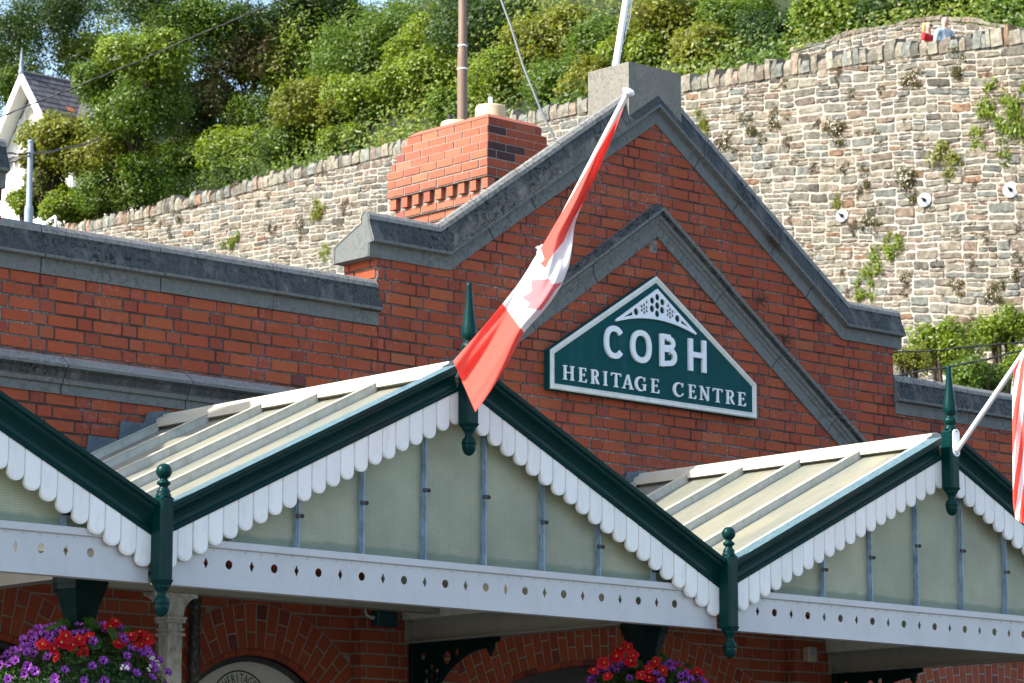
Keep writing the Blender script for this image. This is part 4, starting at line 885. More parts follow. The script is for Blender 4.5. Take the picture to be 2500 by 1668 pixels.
def rubble_wall(name, path, ztop, zvis, tilt, hrow, wst, thick, label, cat, zbot, cope):
    # path: list of plan points, ztop(s) the top line, courses tilt along the wall
    L = [0]
    for a, b in zip(path, path[1:]): L.append(L[-1] + (Vector(b) - Vector(a)).length)
    L = np.array(L); px_ = np.array([p[0] for p in path]); py_ = np.array([p[1] for p in path])
    def plan(s):
        x, y = np.interp(s, L, px_), np.interp(s, L, py_); x2, y2 = np.interp(s + .3, L, px_), np.interp(s + .3, L, py_); x1, y1 = np.interp(s - .3, L, px_), np.interp(s - .3, L, py_)
        d = Vector((x2 - x1, y2 - y1)).normalized(); return x, y, Vector((d.y, -d.x))
    wave = lambda s, v: .03 * math.sin(s * .7 + v * 1.1) + .015 * math.sin(s * 2.1 - v * 1.3) + .006 * math.sin(s * 5.1 + v * 4)
    def P(s, v, o):
        x, y, nn = plan(s); return (x + nn.x * o, y + nn.y * o, v + tilt(s) + wave(s, v))
    root = thing(name, (path[0][0], path[0][1], zbot), label, cat)
    mb = MB(); S = L[-1]; H0 = hrow[-1] * 1.55; hm, hx = hrow[0], hrow[-1]; wm, wmx = wst
    def split(s0, s1, v0, v1, dep=0):
        w, h = s1 - s0, v1 - v0
        if (h > hx or (h > hm * 2.2 and random.random() < .30)) and h > hm * 1.7:
            f = random.uniform(.3, .7); f = min(max(f, hm * .8 / h), 1 - hm * .8 / h)
            if w > wmx * 1.0: f = f; c = random.uniform(.35, .65); split(s0, s0 + w * c, v0, v1, dep + 1); split(s0 + w * c, s1, v0, v1, dep + 1); return
            split(s0, s1, v0, v0 + h * f, dep + 1); split(s0, s1, v0 + h * f, v1, dep + 1); return
        if w > wmx or w > h * 7 or (w > wm * 2 and w > h * 3.2 and random.random() < .4):
            f = random.uniform(.33, .67); split(s0, s0 + w * f, v0, v1, dep + 1); split(s0 + w * f, s1, v0, v1, dep + 1); return
        sc, zc = (s0 + s1) / 2, (v0 + v1) / 2 + tilt((s0 + s1) / 2)
        if sc > S or zc > ztop(sc) - cope + (.02 if cope > .1 else .05) or zc < zvis(sc): return
        g = random.uniform(.005, .020); stone(mb, P, s0 + g / 2, s1 - g / 2, v0 + g / 2, v1 - g / 2, random.uniform(.012, .036), stone_col(), jit=min(.022, h * .12))
    v = -3.0
    while v < 30:
        s = -random.uniform(0, 1.5)
        while s < S:
            w = random.uniform(1.3, 2.4) * wmx; split(s, s + w, v, v + H0); s += w
        v += H0
    if cope > .1:                                                    # rough upright stones along the top
        mc = MB(); s = 0
        while s < S:
            w = random.uniform(.10, .36); h = cope + random.uniform(-.04, .22 if random.random() < .25 else .09); z0 = ztop(s + w / 2) - cope - .13
            x, y, nn = plan(s + w / 2); d = Vector((-nn.y, nn.x)); c = tuple(min(.5, q_ * 1.25) for q_ in stone_col()); a = random.uniform(-.06, .06)
            def Q(u, o, z): return (x + d.x * u + nn.x * o, y + d.y * u + nn.y * o, z)
            hw = w / 2 - .012; o1, o0 = random.uniform(.02, .07), -.34; tw = hw * random.uniform(.7, .98)
            q = [Q(-hw, o1, z0), Q(hw, o1, z0), Q(hw, o0, z0), Q(-hw, o0, z0), Q(-tw + a, o1 - .02, z0 + h * random.uniform(.85, 1)), Q(tw + a, o1 - .02, z0 + h * random.uniform(.85, 1)), Q(tw + a, o0, z0 + h), Q(-tw + a, o0, z0 + h * .95)]
            mid = [Q(-hw * .98, o1 + .03, z0 + h * .5), Q(hw * .98, o1 + .025, z0 + h * .45)]
            mc.add(q + mid, [(0, 1, 9, 8), (8, 9, 5, 4), (1, 2, 6, 5, 9), (2, 3, 7, 6), (3, 0, 8, 4, 7), (4, 5, 6, 7)], 0, False, c); s += w
        mc.build('coping', M['rubble'], root)
    back = MB(); V = []; ss = np.linspace(0, S, 80)
    for s in ss:
        x, y, nn = plan(s); zt = ztop(s) - (cope * .75 if cope > .1 else .14)
        V += [(x, y, zbot), (x, y, zt), (x - nn.x * thick, y - nn.y * thick, zt), (x - nn.x * thick, y - nn.y * thick, zbot)]
    back.add(V, [(4 * i + k, 4 * i + (k + 1) % 4, 4 * i + 4 + (k + 1) % 4, 4 * i + 4 + k) for i in range(len(ss) - 1) for k in range(4)])
    back.build('mortar_bed', M['lime'], root); mb.build('stonework', M['rubble'], root); return root
path = [(wx(y), y) for y in np.linspace(WY[-1] + 4, WY[0] - 4, 60)]
Ltot = sum((Vector(b) - Vector(a)).length for a, b in zip(path, path[1:]))
s2y = lambda s: float(np.interp(s, [0, Ltot], [path[0][1], path[-1][1]]))
rubble_wall('retaining_wall', path, lambda s: wz(s2y(s)), lambda s: float(np.interp(s2y(s), [WY[0], WY[0] + 8, 62, WY[-1]], [12.4, 13.0, 17.2, 20.2])), lambda s: 13.2 - .035 * s - .0011 * s * s, [.075, .27], (.26, .85), .5, 'tall sunlit rubble stone retaining wall with rough upright coping, climbing behind the station', 'wall', 3.0, .34)
# low wall on the far side of the lane
UP_ = [(1815, 112, 80.8), (1870, 95, 80), (1950, 72, 79), (2020, 55, 78), (2080, 44, 77.2), (2150, 40, 76.2), (2230, 44, 75.2), (2300, 56, 74.4), (2420, 78, 73.2), (2600, 90, 72)]
up = [far(*q) for q in UP_]; upl = np.cumsum([0] + [(Vector((b.x, b.y)) - Vector((a.x, a.y))).length for a, b in zip(up, up[1:])])
rubble_wall('rubble_wall', [(p.x, p.y) for p in up], lambda s: float(np.interp(s, upl, [p.z for p in up])), lambda s: 0, lambda s: float(np.interp(s, upl, [p.z for p in up])) - 2.7, [.08, .18], (.2, .55), .4, 'low pale rubble wall on the far side of the lane behind the two walkers', 'wall', min(p.z for p in up) - 2.6, .06)

# ---------------------------------------------------------------- foliage
def leaf_mesh(name, pts, nrm, size, asp=.62, mat=None):
    n = len(pts); nrm = nrm / (np.linalg.norm(nrm, axis=1, keepdims=True) + 1e-9)
    t = np.cross(nrm, RNG.normal(size=(n, 3))); t /= np.linalg.norm(t, axis=1, keepdims=True) + 1e-9; b = np.cross(nrm, t)
    sz = size * RNG.uniform(.65, 1.25, (n, 1)); fold = nrm * sz * .18
    V = np.stack([pts - t * sz * .5, pts + b * sz * asp * .5 - fold, pts + t * sz * .5, pts - b * sz * asp * .5 - fold], 1).reshape(-1, 3)
    me = bpy.data.meshes.new(name); me.vertices.add(4 * n); me.vertices.foreach_set('co', V.astype(np.float32).ravel())
    idx = (np.arange(n)[:, None] * 4 + np.array([[0, 1, 2, 0, 2, 3]])).astype(np.int32)
    me.loops.add(6 * n); me.loops.foreach_set('vertex_index', idx.ravel()); me.polygons.add(2 * n); me.polygons.foreach_set('loop_start', np.arange(0, 6 * n, 3, dtype=np.int32))
    me.update(calc_edges=True); me.validate()
    if mat: me.materials.append(mat)
    return me
def crown_pts(nl, nleaf, flat=.8, clumps=16, spread=.30, seed=0):
    g = np.random.default_rng(seed)
    c = g.normal(size=(nl, 3)); c /= np.linalg.norm(c, axis=1, keepdims=True); c *= g.uniform(.25, .72, (nl, 1)); c[:, 2] = np.abs(c[:, 2]) * flat - .1
    r = g.uniform(.26, .46, nl); P, N = [], []
    per = nleaf // (nl * clumps)
    for i in range(nl):
        d = g.normal(size=(clumps, 3)); d[:, 2] = d[:, 2] * .8 + .25; d /= np.linalg.norm(d, axis=1, keepdims=True)
        k = c[i] + d * r[i] * g.uniform(.75, 1.08, (clumps, 1))
        for q, dd in zip(k, d):
            o = g.normal(size=(per, 3)) * r[i] * spread; o -= np.outer(o @ dd, dd) * .45; P.append(q + o); N.append(dd * .8 + o / (r[i] * spread) * .25 + g.normal(size=(per, 3)) * .55 + np.array([0, 0, .35]))
    return np.concatenate(P), np.concatenate(N)
CR = []
for i in range(5):
    p, n_ = crown_pts(11, 9000, clumps=18, seed=20 + i); CR.append((p, n_))
CACHE = {}
def crown_mesh(kind, r, leaf, var):
    key = (var, round(r * 2) / 2, leaf)
    if key not in CACHE:
        p, n_ = CR[var]; k = max(1.0, round(r * 2) / 2); take = slice(None) if k > 1.1 else slice(0, len(p), 2)
        CACHE[key] = leaf_mesh('crown', p[take], n_[take], leaf / k)
        CACHE[key].materials.append(None)
    return CACHE[key]
def bush(name, cat, label, p, r, mat, var, leaf=.13, sz=.9, group=None, trunk=0):
    t = thing(name, p, label, cat, group)
    o = bpy.data.objects.new('crown', crown_mesh(mat, r, leaf, var)); COL.objects.link(o); o.parent = t; o.location = (0, 0, trunk * .75); o.scale = (r, r, r * sz * random.uniform(.92, 1.1)); o.rotation_euler = (0, 0, random.uniform(0, 6.28))
    o.material_slots[0].link = 'OBJECT'; o.material_slots[0].material = LEAF[mat]
    m = MB(); b = -1.2 - trunk * .3
    if trunk:
        m.tube([(0, 0, b), (.05, .02, trunk * .4), (0, .05, trunk * .9)], [.16, .13, .08], 8)
        for k in range(6):
            w = 1.05 * k; m.tube([(0, 0, trunk * (.45 + .08 * k)), (math.cos(w) * r * .3, math.sin(w) * r * .3, trunk * .75 + r * .25), (math.cos(w) * r * .62, math.sin(w) * r * .62, trunk * .75 + r * .5 * sz)], [.06, .04, .015], 6)
    else:
        for k in range(6): w = 1.05 * k + .3; m.tube([(.08 * math.cos(w), .08 * math.sin(w), b), (.3 * r * math.cos(w), .3 * r * math.sin(w), 0), (.55 * r * math.cos(w), .55 * r * math.sin(w), .45 * r)], [.05, .035, .012], 6)
    m.add([], []); me_o = m.build('trunk' if trunk else 'stems', M['bark'], None); me_o.parent = t
    return t
BUSH = [
 (45, 75, 120, 'dark', 'tree', 'dark loose-leaved tree filling the top left corner', 3), (215, 120, 95, 'bright', 'tree', 'bright yellow-green tree behind the small white gabled house', 2.5), (345, 25, 90, 'dark', 'tree', 'dark tree on the skyline right of the gap of pale sky', 3),
 (400, 110, 110, 'mid', 'tree', 'mid green tree right of the two buff chimney pots', 0), (310, 235, 95, 'mid', 'shrub', 'dense green shrub hiding the slate roof under the buff chimney pots', 0), (420, 245, 105, 'dark', 'shrub', 'deep green shrub below the overhead cable on the left slope', 0),
 (185, 300, 78, 'olive', 'shrub', 'olive shrub with russet tips in front of the white house', 0), (108, 300, 52, 'olive', 'shrub', 'small olive sprig shrub against the white house wall', 0), (105, 412, 42, 'pale', 'shrub', 'small pale silvery shrub just right of the grey lamp post', 0),
 (300, 395, 105, 'mid', 'shrub', 'broad bush above the left end of the stone wall', 0), (165, 462, 62, 'bright', 'shrub', 'light green bush at the foot of the grey lamp post', 0), (420, 385, 70, 'dark', 'shrub', 'dark bush in the hollow above the stone wall, left part', 0),
 (575, 130, 78, 'brown', 'shrub', 'shrub with faded brown flower heads, upper of the two brownish ones', 0), (505, 225, 62, 'brown', 'shrub', 'shrub with faded brown flower heads, lower of the two brownish ones', 0), (640, 45, 100, 'dark', 'shrub', 'dark green shrub at the top edge where the cable leaves the picture', 0),
 (630, 240, 105, 'mid', 'shrub', 'large green shrub in the middle of the left slope', 0), (560, 330, 85, 'bright', 'shrub', 'light green shrub just above the wall coping left of the chimney', 0), (745, 110, 100, 'bright', 'shrub', 'bright green shrub high on the slope above the brick chimney', 0),
 (740, 255, 90, 'olive', 'shrub', 'yellowish shrub behind and left of the brick chimney', 0), (860, 220, 85, 'bright', 'shrub', 'light shrub directly behind the brick chimney', 0), (900, 60, 105, 'mid', 'shrub', 'mid green shrub left of the tall brown pole', 0),
 (985, 170, 85, 'bright', 'shrub', 'bright shrub touching the left side of the brown pole', 0), (1120, 55, 95, 'dark', 'shrub', 'dark green shrub between the brown pole and the guy wire', 0), (1150, 175, 80, 'bright', 'shrub', 'light green shrub right of the brown pole above the chimney pots', 0),
 (1270, 80, 95, 'olive', 'shrub', 'yellow-tinged shrub right of the guy wire', 0), (1290, 180, 75, 'mid', 'shrub', 'green shrub left of the stone block at the gable peak', 0), (1400, 90, 85, 'mid', 'shrub', 'green shrub behind the tall white flagpole', 0),
 (1540, 55, 90, 'olive', 'shrub', 'yellow-green shrub right of the tall white flagpole', 0), (1640, 110, 75, 'olive', 'shrub', 'low yellow-green shrub at the wall top right of the stone block', 0), (1690, 35, 75, 'mid', 'shrub', 'green shrub at the top edge right of the yellow-green one', 0),
 (1765, 60, 62, 'dark', 'shrub', 'dark gorse-like shrub left of the glossy bright bush', 0), (1790, 112, 42, 'dark', 'shrub', 'low dark feathery shrub spilling onto the wall top', 0), (1915, 45, 78, 'bright', 'shrub', 'glossy bright green bush above the low rubble wall', 0),
 (265, 175, 70, 'mid', 'shrub', 'green shrub in front of the slate roof left of the buff chimney pots', 0), (250, 330, 85, 'olive', 'shrub', 'olive shrub between the white house and the broad bush above the wall', 0), (245, 440, 60, 'mid', 'shrub', 'low bush just above the far left end of the stone wall', 0),
 (500, 60, 100, 'mid', 'tree', 'tall green bushy tree under the overhead cable near the top edge', 2), (150, 20, 90, 'dark', 'tree', 'thin dark tree with sky showing through, top left', 3), (20, 190, 90, 'mid', 'tree', 'green tree at the left edge behind the gable of the white house', 2), (335, 120, 90, 'bright', 'tree', 'light green tree behind the buff chimney pots', 2),
 (480, 330, 80, 'mid', 'shrub', 'green shrub in the middle of the row just above the wall coping', 0), (650, 140, 90, 'bright', 'shrub', 'sunny green shrub below the dark green one at the top edge', 0), (830, 130, 85, 'mid', 'shrub', 'green shrub above and left of the brick chimney', 0), (670, 330, 65, 'mid', 'shrub', 'low shrub at the wall top left of the brick chimney', 0), (1060, 240, 70, 'mid', 'shrub', 'low shrub directly behind the chimney pots', 0), (1000, 90, 80, 'bright', 'shrub', 'sunny shrub left of the brown pole near the top edge', 0), (1210, 150, 75, 'olive', 'shrub', 'yellow-green shrub crossed by the guy wire', 0), (1370, 190, 60, 'olive', 'shrub', 'low yellow-green shrub at the left edge of the stone block', 0), (1470, 120, 75, 'bright', 'shrub', 'sunny shrub directly over the stone block', 0), (1600, 20, 75, 'mid', 'shrub', 'green shrub at the top edge above the yellow-green ones', 0),
 (745, 25, 85, 'dark', 'tree', 'dark tree on the skyline left of the tall brown mast', 2), (118, 352, 52, 'olive', 'shrub', 'olive shrub crossed by the black cable right of the grey post', 0), (390, 372, 62, 'mid', 'shrub', 'rounded green shrub above the wall, left of the one over its middle stretch', 0), (800, 312, 48, 'bright', 'shrub', 'small light shrub on the wall top touching the left side of the brick chimney', 0), (545, 395, 45, 'mid', 'shrub', 'small green shrub hugging the coping, halfway along the left stretch of wall', 0), (60, 455, 40, 'bright', 'shrub', 'small light green shrub just left of the grey post', 0),
 (2050, 15, 75, 'dark', 'hedge', 'dark hedge plant above the low rubble wall left of the walkers', 0), (2190, 8, 75, 'dark', 'hedge', 'dark hedge plant above the low rubble wall over the walkers', 0), (2320, 22, 62, 'mid', 'hedge', 'green hedge plant at the top right corner', 0)]
for i, (x, y, r, mat, nm, lab, tr) in enumerate(BUSH):
    p = hit_hill(x, y + r * .45); dd = (p - CAM).dot(FW); rm = r * KD / FPX * dd * 1.6
    if tr and x < 300: p = far(x, y + r * .4, 134); rm = r * KD / FPX * 134 * 1.55; tr = rm * .2
    elif x < 345: p = far(x, y + r * .4, 113 - x * .015); rm = r * KD / FPX * 113 * 1.45; tr = tr and .3
    else: p = p - HD * rm * .35; tr = rm * .2 if tr else 0
    bush(nm if nm != 'hedge' else 'hedge_shrub', nm, lab, p, rm, mat, i % 5, leaf=.15 if mat in ('bright', 'olive') else .135, trunk=tr)
def px_of(p):
    v = p - CAM; z = v.dot(FW); return (1250 + FPX * v.dot(RT) / z) / KD, (834 - FPX * v.dot(UP) / z) / KD
# undergrowth that nobody could count
def scrub(name, mat, n, test, leaf, seed):
    g = np.random.default_rng(seed); P, N = [], []
    while len(P) < n:
        y = g.uniform(WY[0] - 3, WY[-1] + 26); o = g.uniform(4.8, 34) if g.random() < .7 else g.uniform(5, 9); x = wx(y) + o
        if not test(y, o, g): continue
        c = np.array([x, y, hill_z(x, y) + g.uniform(.05, 1.1)]); q = g.normal(size=(20, 3)) * np.array([.42, .42, .3]); P.append(c + q); N.append(q * .6 + g.normal(size=(20, 3)) * .5 + np.array([-.5, -.3, .6]))
    o = bpy.data.objects.new(name, leaf_mesh(name, np.concatenate(P), np.concatenate(N), leaf, mat=LEAF[mat])); COL.objects.link(o); tag(o, None, None, kind='stuff'); return o
pat = lambda y, o: math.sin(y * .55 + 1) + math.sin(o * .6 + y * .23) + .7 * math.sin(y * 1.3 - o * .9)
scrub('undergrowth', 'mid', 5200, lambda y, o, g: -.6 < pat(y, o) < .9, .14, 1); scrub('undergrowth', 'bright', 3600, lambda y, o, g: pat(y, o) >= .7 and y < 78, .15, 2); scrub('undergrowth', 'olive', 2200, lambda y, o, g: pat(y, o) >= .2 and y < 62, .15, 4); scrub('undergrowth', 'mid', 2600, lambda y, o, g: o < 8.5, .17, 5); scrub('undergrowth', 'dark', 2800, lambda y, o, g: pat(y, o) <= -.4, .14, 3)
# bushes growing at the foot of the wall, right
for i, (x, y, r, mat, lab, d) in enumerate([(2165, 775, 95, 'bright', 'light green bush against the stone wall right of the gable', 60), (2300, 735, 85, 'bright', 'taller light green bush at the right edge against the stone wall', 61), (2085, 815, 55, 'olive', 'yellowish bush next to the brick gable end', 58), (2250, 850, 80, 'mid', 'bush behind the spiked finial and the right parapet', 57), (2360, 820, 80, 'bright', 'bush behind the striped flag at the right edge', 58)]):
    rm = r * KD / FPX * d * 1.1; bush('shrub', 'shrub', lab, far(x, y, d) - Vector((0, 0, rm * .3)), rm, mat, i % 5, leaf=.11)

# ---------------------------------------------------------------- plants on the wall
def tuft(kind, seed):
    g = np.random.default_rng(seed); n = 330
    d = g.normal(size=(n, 3)); d[:, 0] = -np.abs(d[:, 0]) * .7; d[:, 2] = d[:, 2] * .75 - .12; d /= np.linalg.norm(d, axis=1, keepdims=True)
    cl = g.normal(size=(6, 3)) * np.array([.10, .26, .24]); cl[:, 0] = -np.abs(cl[:, 0]); p = cl[g.integers(0, 6, n)] + d * g.uniform(.15, 1, (n, 1)) * .30 * np.array([.9, 1, 1.0]); p[:, 2] -= np.abs(p[:, 1]) * .25
    a = leaf_mesh('foliage', p, d + g.normal(size=(n, 3)) * .6, .17 if kind != 'dry' else .15, .35)
    a.materials.append(LEAF[{'daisy': 'tuft', 'dry': 'dry', 'weed': 'olive', 'ivy': 'bright'}[kind]]); b = None
    if kind == 'daisy' or kind == 'dry':
        k = 46 if kind == 'daisy' else 14; d = g.normal(size=(k, 3)); d[:, 0] = -np.abs(d[:, 0]); d[:, 2] = d[:, 2] * .8 + .1; d /= np.linalg.norm(d, axis=1, keepdims=True)
        b = leaf_mesh('flowers', cl[g.integers(0, 6, k)] + d * g.uniform(.26, .38, (k, 1)), d * .7 + np.array([-.6, -.3, .3]), .062, .9, LEAF['petal_pink'])
    return a, b
TF = {(kd, i): tuft(kd, 50 + i + 7 * q) for q, kd in enumerate(('daisy', 'dry', 'weed', 'ivy')) for i in range(3)}
def wall_plant(x, y, r, kind, label, group=None, i=0):
    p = hit_wall(x, y); d = (p - CAM).dot(FW); s = 2 * r * KD / FPX * d * 1.15
    t = thing('wall_plant', p + Vector((-.03, 0, 0)), label, 'wall plant', group); a, b = TF[(kind, i % 3)]
    for me in (a, b):
        if me is None: continue
        o = bpy.data.objects.new('foliage' if me is a else 'flowers', me); COL.objects.link(o); o['kind'] = 'stuff'; o.parent = t; f_ = random.uniform(.75, 1.2); o.scale = (s * .55, s * .95 * f_, s / f_); o.rotation_euler = (random.uniform(-.7, .7), 0, 0)
    return t
zq = lambda x, y: ((1600 + x * .38298) / KD, y * .38298 / KD); z6q = lambda x, y: ((1600 + x * .38298) / KD, (500 + y * .38298) / KD); z1q = lambda x, y: (x * .38298 / KD, y * .38298 / KD)
BIG = [(zq(1640, 495), 27, 'daisy', 'dense flowering tuft high on the wall below the blond walker'), (zq(1945, 400), 25, 'daisy', 'dark flowering tuft just under the coping below the dark-haired walker'), (zq(1160, 825), 30, 'daisy', 'round white-flowered tuft, the fullest on the wall right of the gable slope'),
 (zq(755, 765), 23, 'daisy', 'yellow-green flowering tuft, right one of the pair near the gable peak'), (zq(610, 795), 23, 'daisy', 'reddish flowering tuft, left one of the pair near the gable peak'), (zq(465, 912), 27, 'daisy', 'spreading tuft with pale flowers closest to the gable slope'), (zq(680, 885), 15, 'daisy', 'small tuft under the pair near the gable peak'),
 (zq(1895, 1000), 38, 'weed', 'large straggling yellow-green weed below the ivy'), (zq(1620, 1150), 34, 'daisy', 'wide drooping flowering tuft above the middle anchor plate'), (zq(1375, 1395), 30, 'daisy', 'reddish tuft right of the left anchor plate'), (zq(1355, 1125), 18, 'daisy', 'upright tuft midway between the left anchor plate and the coping'), (zq(310, 745), 24, 'weed', 'pale thin weed right beside the stone block at the peak'),
 (zq(1180, 1290), 17, 'weed', 'yellow sprig growing over the left anchor plate'), (zq(1540, 1510), 19, 'weed', 'yellow-green leafy clump, top of the diagonal trail of creeper'), (z6q(1500, 260), 30, 'ivy', 'upper bright clump of the creeper trailing diagonally'), (z6q(1395, 410), 30, 'ivy', 'middle bright clump of the creeper trailing diagonally'), (z6q(1330, 560), 24, 'ivy', 'lowest bright clump of the creeper trailing diagonally'),
 (z6q(1935, 515), 20, 'daisy', 'flowering tuft low on the wall above the right-hand bushes'), (z6q(2160, 560), 26, 'daisy', 'white-dotted tuft low on the wall near the right edge'), (z6q(2320, 390), 20, 'daisy', 'tuft at the right edge level with the gable shoulder'), (z6q(2010, 745), 19, 'dry', 'brown tuft between the two light green bushes at the wall foot'), (z6q(1600, 460), 15, 'daisy', 'small tuft right of the creeper trail'),
 (zq(2150, 690), 40, 'ivy', 'upper left lobe of the bright ivy patch at the right edge'), (zq(2250, 790), 46, 'ivy', 'lower lobe of the bright ivy patch at the right edge'), (zq(2060, 880), 24, 'ivy', 'dark hanging tip of the ivy patch'), (zq(2330, 700), 34, 'ivy', 'rightmost lobe of the ivy patch, cut by the picture edge'),
 (z1q(1925, 1440), 19, 'daisy', 'dark tuft with white flowers left of the kneeler stone'), (z1q(2045, 1335), 25, 'weed', 'spreading yellowish weed left of the brick chimney'), (z1q(1140, 1375), 14, 'daisy', 'tuft low on the left part of the wall'), (z1q(1490, 1525), 20, 'ivy', 'leafy green plant low on the wall above the left parapet'), (z4q := None) or (((2080) * .38298 / KD, (500 + 300 * .38298) / KD), 17, 'ivy', 'green plant with pink flowers beside the kneeler stone')]
for i, (q, r, kd, lab) in enumerate(BIG): wall_plant(q[0], q[1], r, kd, lab, None, i)
SMALL = [zq(*p) for p in ((1250, 595), (1865, 1165), (1480, 335), (820, 530), (600, 520), (470, 485), (1440, 565), (1030, 790), (1760, 320), (1585, 920), (1300, 1240), (1010, 1060), (2190, 530), (2310, 1470), (745, 1040), (890, 1020), (1480, 440), (1270, 1440), (1410, 830), (1570, 620), (1820, 530), (840, 900), (2030, 1190), (1700, 930), (540, 470), (1240, 355), (1170, 480), (1210, 1060), (2100, 960))] + [z6q(*p) for p in ((1845, 575), (1590, 550), (2300, 170), (1850, 400), (1155, 360), (1190, 440), (1270, 120), (2110, 185), (2020, 400), (1230, 560))] + [z1q(*p) for p in ((1370, 1265), (2070, 1095), (1085, 1460), (1960, 1165), (1500, 1185), (2210, 1295), (1230, 1300), (980, 1350), (1730, 1440), (1820, 1130), (2290, 1050), (1650, 1180), (800, 1380))]
g_ = random.Random(4)
for _ in range(70):
    x_ = g_.uniform(1640, 2340) if g_.random() < .75 else g_.uniform(300, 880); t_ = np.interp(x_, [300, 850, 1570, 2000, 2350], [490, 345, 195, 125, 85]); b_ = np.interp(x_, [300, 880, 1640, 1900, 2050, 2350], [520, 560, 300, 600, 680, 690]); SMALL.append((x_, g_.uniform(t_, b_)))
for i, q in enumerate(SMALL): wall_plant(q[0], q[1], random.uniform(8, 13) if i < 52 else random.uniform(4, 9), 'dry' if i % 3 else 'daisy', 'small dry brownish tuft rooted in the joints of the rubble retaining wall', 'small dry tufts on the retaining wall', i)
# dry weeds rooted in the joints of the gable stonework
def twigs(p, r, label, n=26):
    t = thing('dry_weed', p, label, 'weed', 'dry weeds on the gable'); m = MB(); g = random.Random(round(p.x * 100))
    for k in range(n):
        d = Vector((g.gauss(0, 1), -abs(g.gauss(0, .5)) - .1, g.gauss(.1, .8))).normalized(); e = Vector((g.gauss(0, 1), g.gauss(0, .4), g.gauss(0, 1))).normalized(); a = p + d * r * .45; b = a + (d + e * .8).normalized() * r * g.uniform(.3, .7)
        m.tube([p, a, b], [.0022, .0016, .0008], 4); m.tube([a, a + (d - e * .7).normalized() * r * g.uniform(.2, .5)], [.0014, .0007], 4)
    m.build('twigs', M['bark'], t)
for (x, y), r, lab in ((z6q(745, 245), .11, 'dry twiggy weed on the right gable coping, uppermost of the four'), (z6q(668, 615), .09, 'dry twiggy weed on the brick face right of the inner moulding'), (z6q(815, 860), .09, 'dry twiggy weed on the brick just above the inner moulding, lowest of the four'), (z6q(1040, 720), .07, 'dry twiggy weed under the right gable coping near its shoulder')):
    twigs(onY(x, y, -.03), r, lab)
# anchor plates
for (x, y), r, lab in ((zq(2275, 1218), 22, 'round pale anchor plate at the right edge, largest of the three'), (zq(1725, 1283), 19, 'round pale anchor plate in the middle of the three'), (zq(1200, 1383), 17, 'round pale anchor plate nearest the gable, half hidden by weeds')):
    p = hit_wall(x, y); t = thing('anchor_plate', p, lab, 'anchor plate', 'round anchor plates bolted to the retaining wall'); d = (p - CAM).dot(FW); rr = r * KD / FPX * d * .86; ax_ = Vector((-1, -.35, .1)).normalized()
    m = MB(); m.lathe([(rr, 0), (rr, .025), (rr * .96, .03), (rr * .3, .036), (.02, .036)], p + ax_ * .075, 28, axis=ax_); m.build('plate', M['disc'], t)
    m = MB(); m.lathe([(.055, 0), (.055, .04), (.05, .045)], p + ax_ * .111, 6, axis=ax_); m.lathe([(.026, 0), (.026, .16)], p + ax_ * .15, 8, axis=ax_); m.build('bolt', M['black'], t)

# ---------------------------------------------------------------- house on the hill
A = far(55, 168, 124); X0 = A.x
hs = thing('gabled_house', (X0, A.y, A.z - 7), 'small white house with steep slate gable among the trees, upper left', 'house')
hw, dz = 2.9, 3.75
m = MB(); fX = lambda a, b, d: (d, A.y + a, A.z + b)
m.prism([(-hw + .25, -dz - 4), (hw - .25, -dz - 4), (hw - .25, -dz + .2), (0, -.42), (-hw + .25, -dz + .2)], fX, X0 + .55, X0 + 3.2); m.box(X0 + 1.6, X0 + 6.0, A.y - 6, A.y + 2.5, A.z - 8, A.z - 3.2); m.build('wall', M['render'], hs)
def slab(name, pts, t, mat):
    m = MB(); a, b, c = Vector(pts[0]), Vector(pts[1]), Vector(pts[2]); nn = (b - a).cross(c - a).normalized() * t; v = [Vector(p) for p in pts] + [Vector(p) - nn for p in pts]; k = len(pts)
    m.add(v, [tuple(range(k)), tuple(range(k, 2 * k))[::-1]] + [(i, (i + 1) % k, k + (i + 1) % k, k + i) for i in range(k)]); return m.build(name, mat, hs)
# roof slopes built of slate courses
def slates(m, o, du, dv, nu, nv):
    o, du, dv = Vector(o), Vector(du), Vector(dv); nn = du.cross(dv).normalized()
    if nn.z < 0: nn = -nn
    for j in range(nv):
        for i in range(-1, nu + 1):
            s = .5 * (j % 2); a, b = max(0, (i + s) / nu), min(1, (i + 1 + s) / nu)
            if b - a < .01: continue
            c = random.uniform(.75, 1.25); l = nn * (.03 + random.uniform(0, .012)); k = (.095 * c, .092 * c, .10 * c) if random.random() > .02 else (.36, .13, .05)
            q = [o + du * (a + .004) + dv * (j / nv) + nn * .012, o + du * (b - .004) + dv * (j / nv) + nn * .012, o + du * (b - .004) + dv * ((j + 1.12) / nv) + l, o + du * (a + .004) + dv * ((j + 1.12) / nv) + l]
            m.add(q + [q[2] - nn * .02, q[3] - nn * .02], [(0, 1, 2, 3), (3, 2, 4, 5)], 0, False, k)
k = NT('slate_courses'); M['slates'] = k.done(k.pbr(k.attr(), .6, k.bump(k.noise(20, 4), .3, .01)))
m = MB(); slates(m, (X0 - .1, A.y, A.z), (3.1, 0, 0), (0, -hw, -dz), 8, 15); slates(m, (X0 - .1, A.y, A.z), (3.1, 0, 0), (0, hw, -dz), 8, 15)
slates(m, (X0 + 2.95, A.y + 2.6, A.z), (0, -8.8, 0), (-2.6, 0, -3.3), 26, 14); slates(m, (X0 + 2.95, A.y + 2.6, A.z), (0, -8.8, 0), (2.6, 0, -3.3), 26, 14)
m.build('roof', M['slates'], hs)
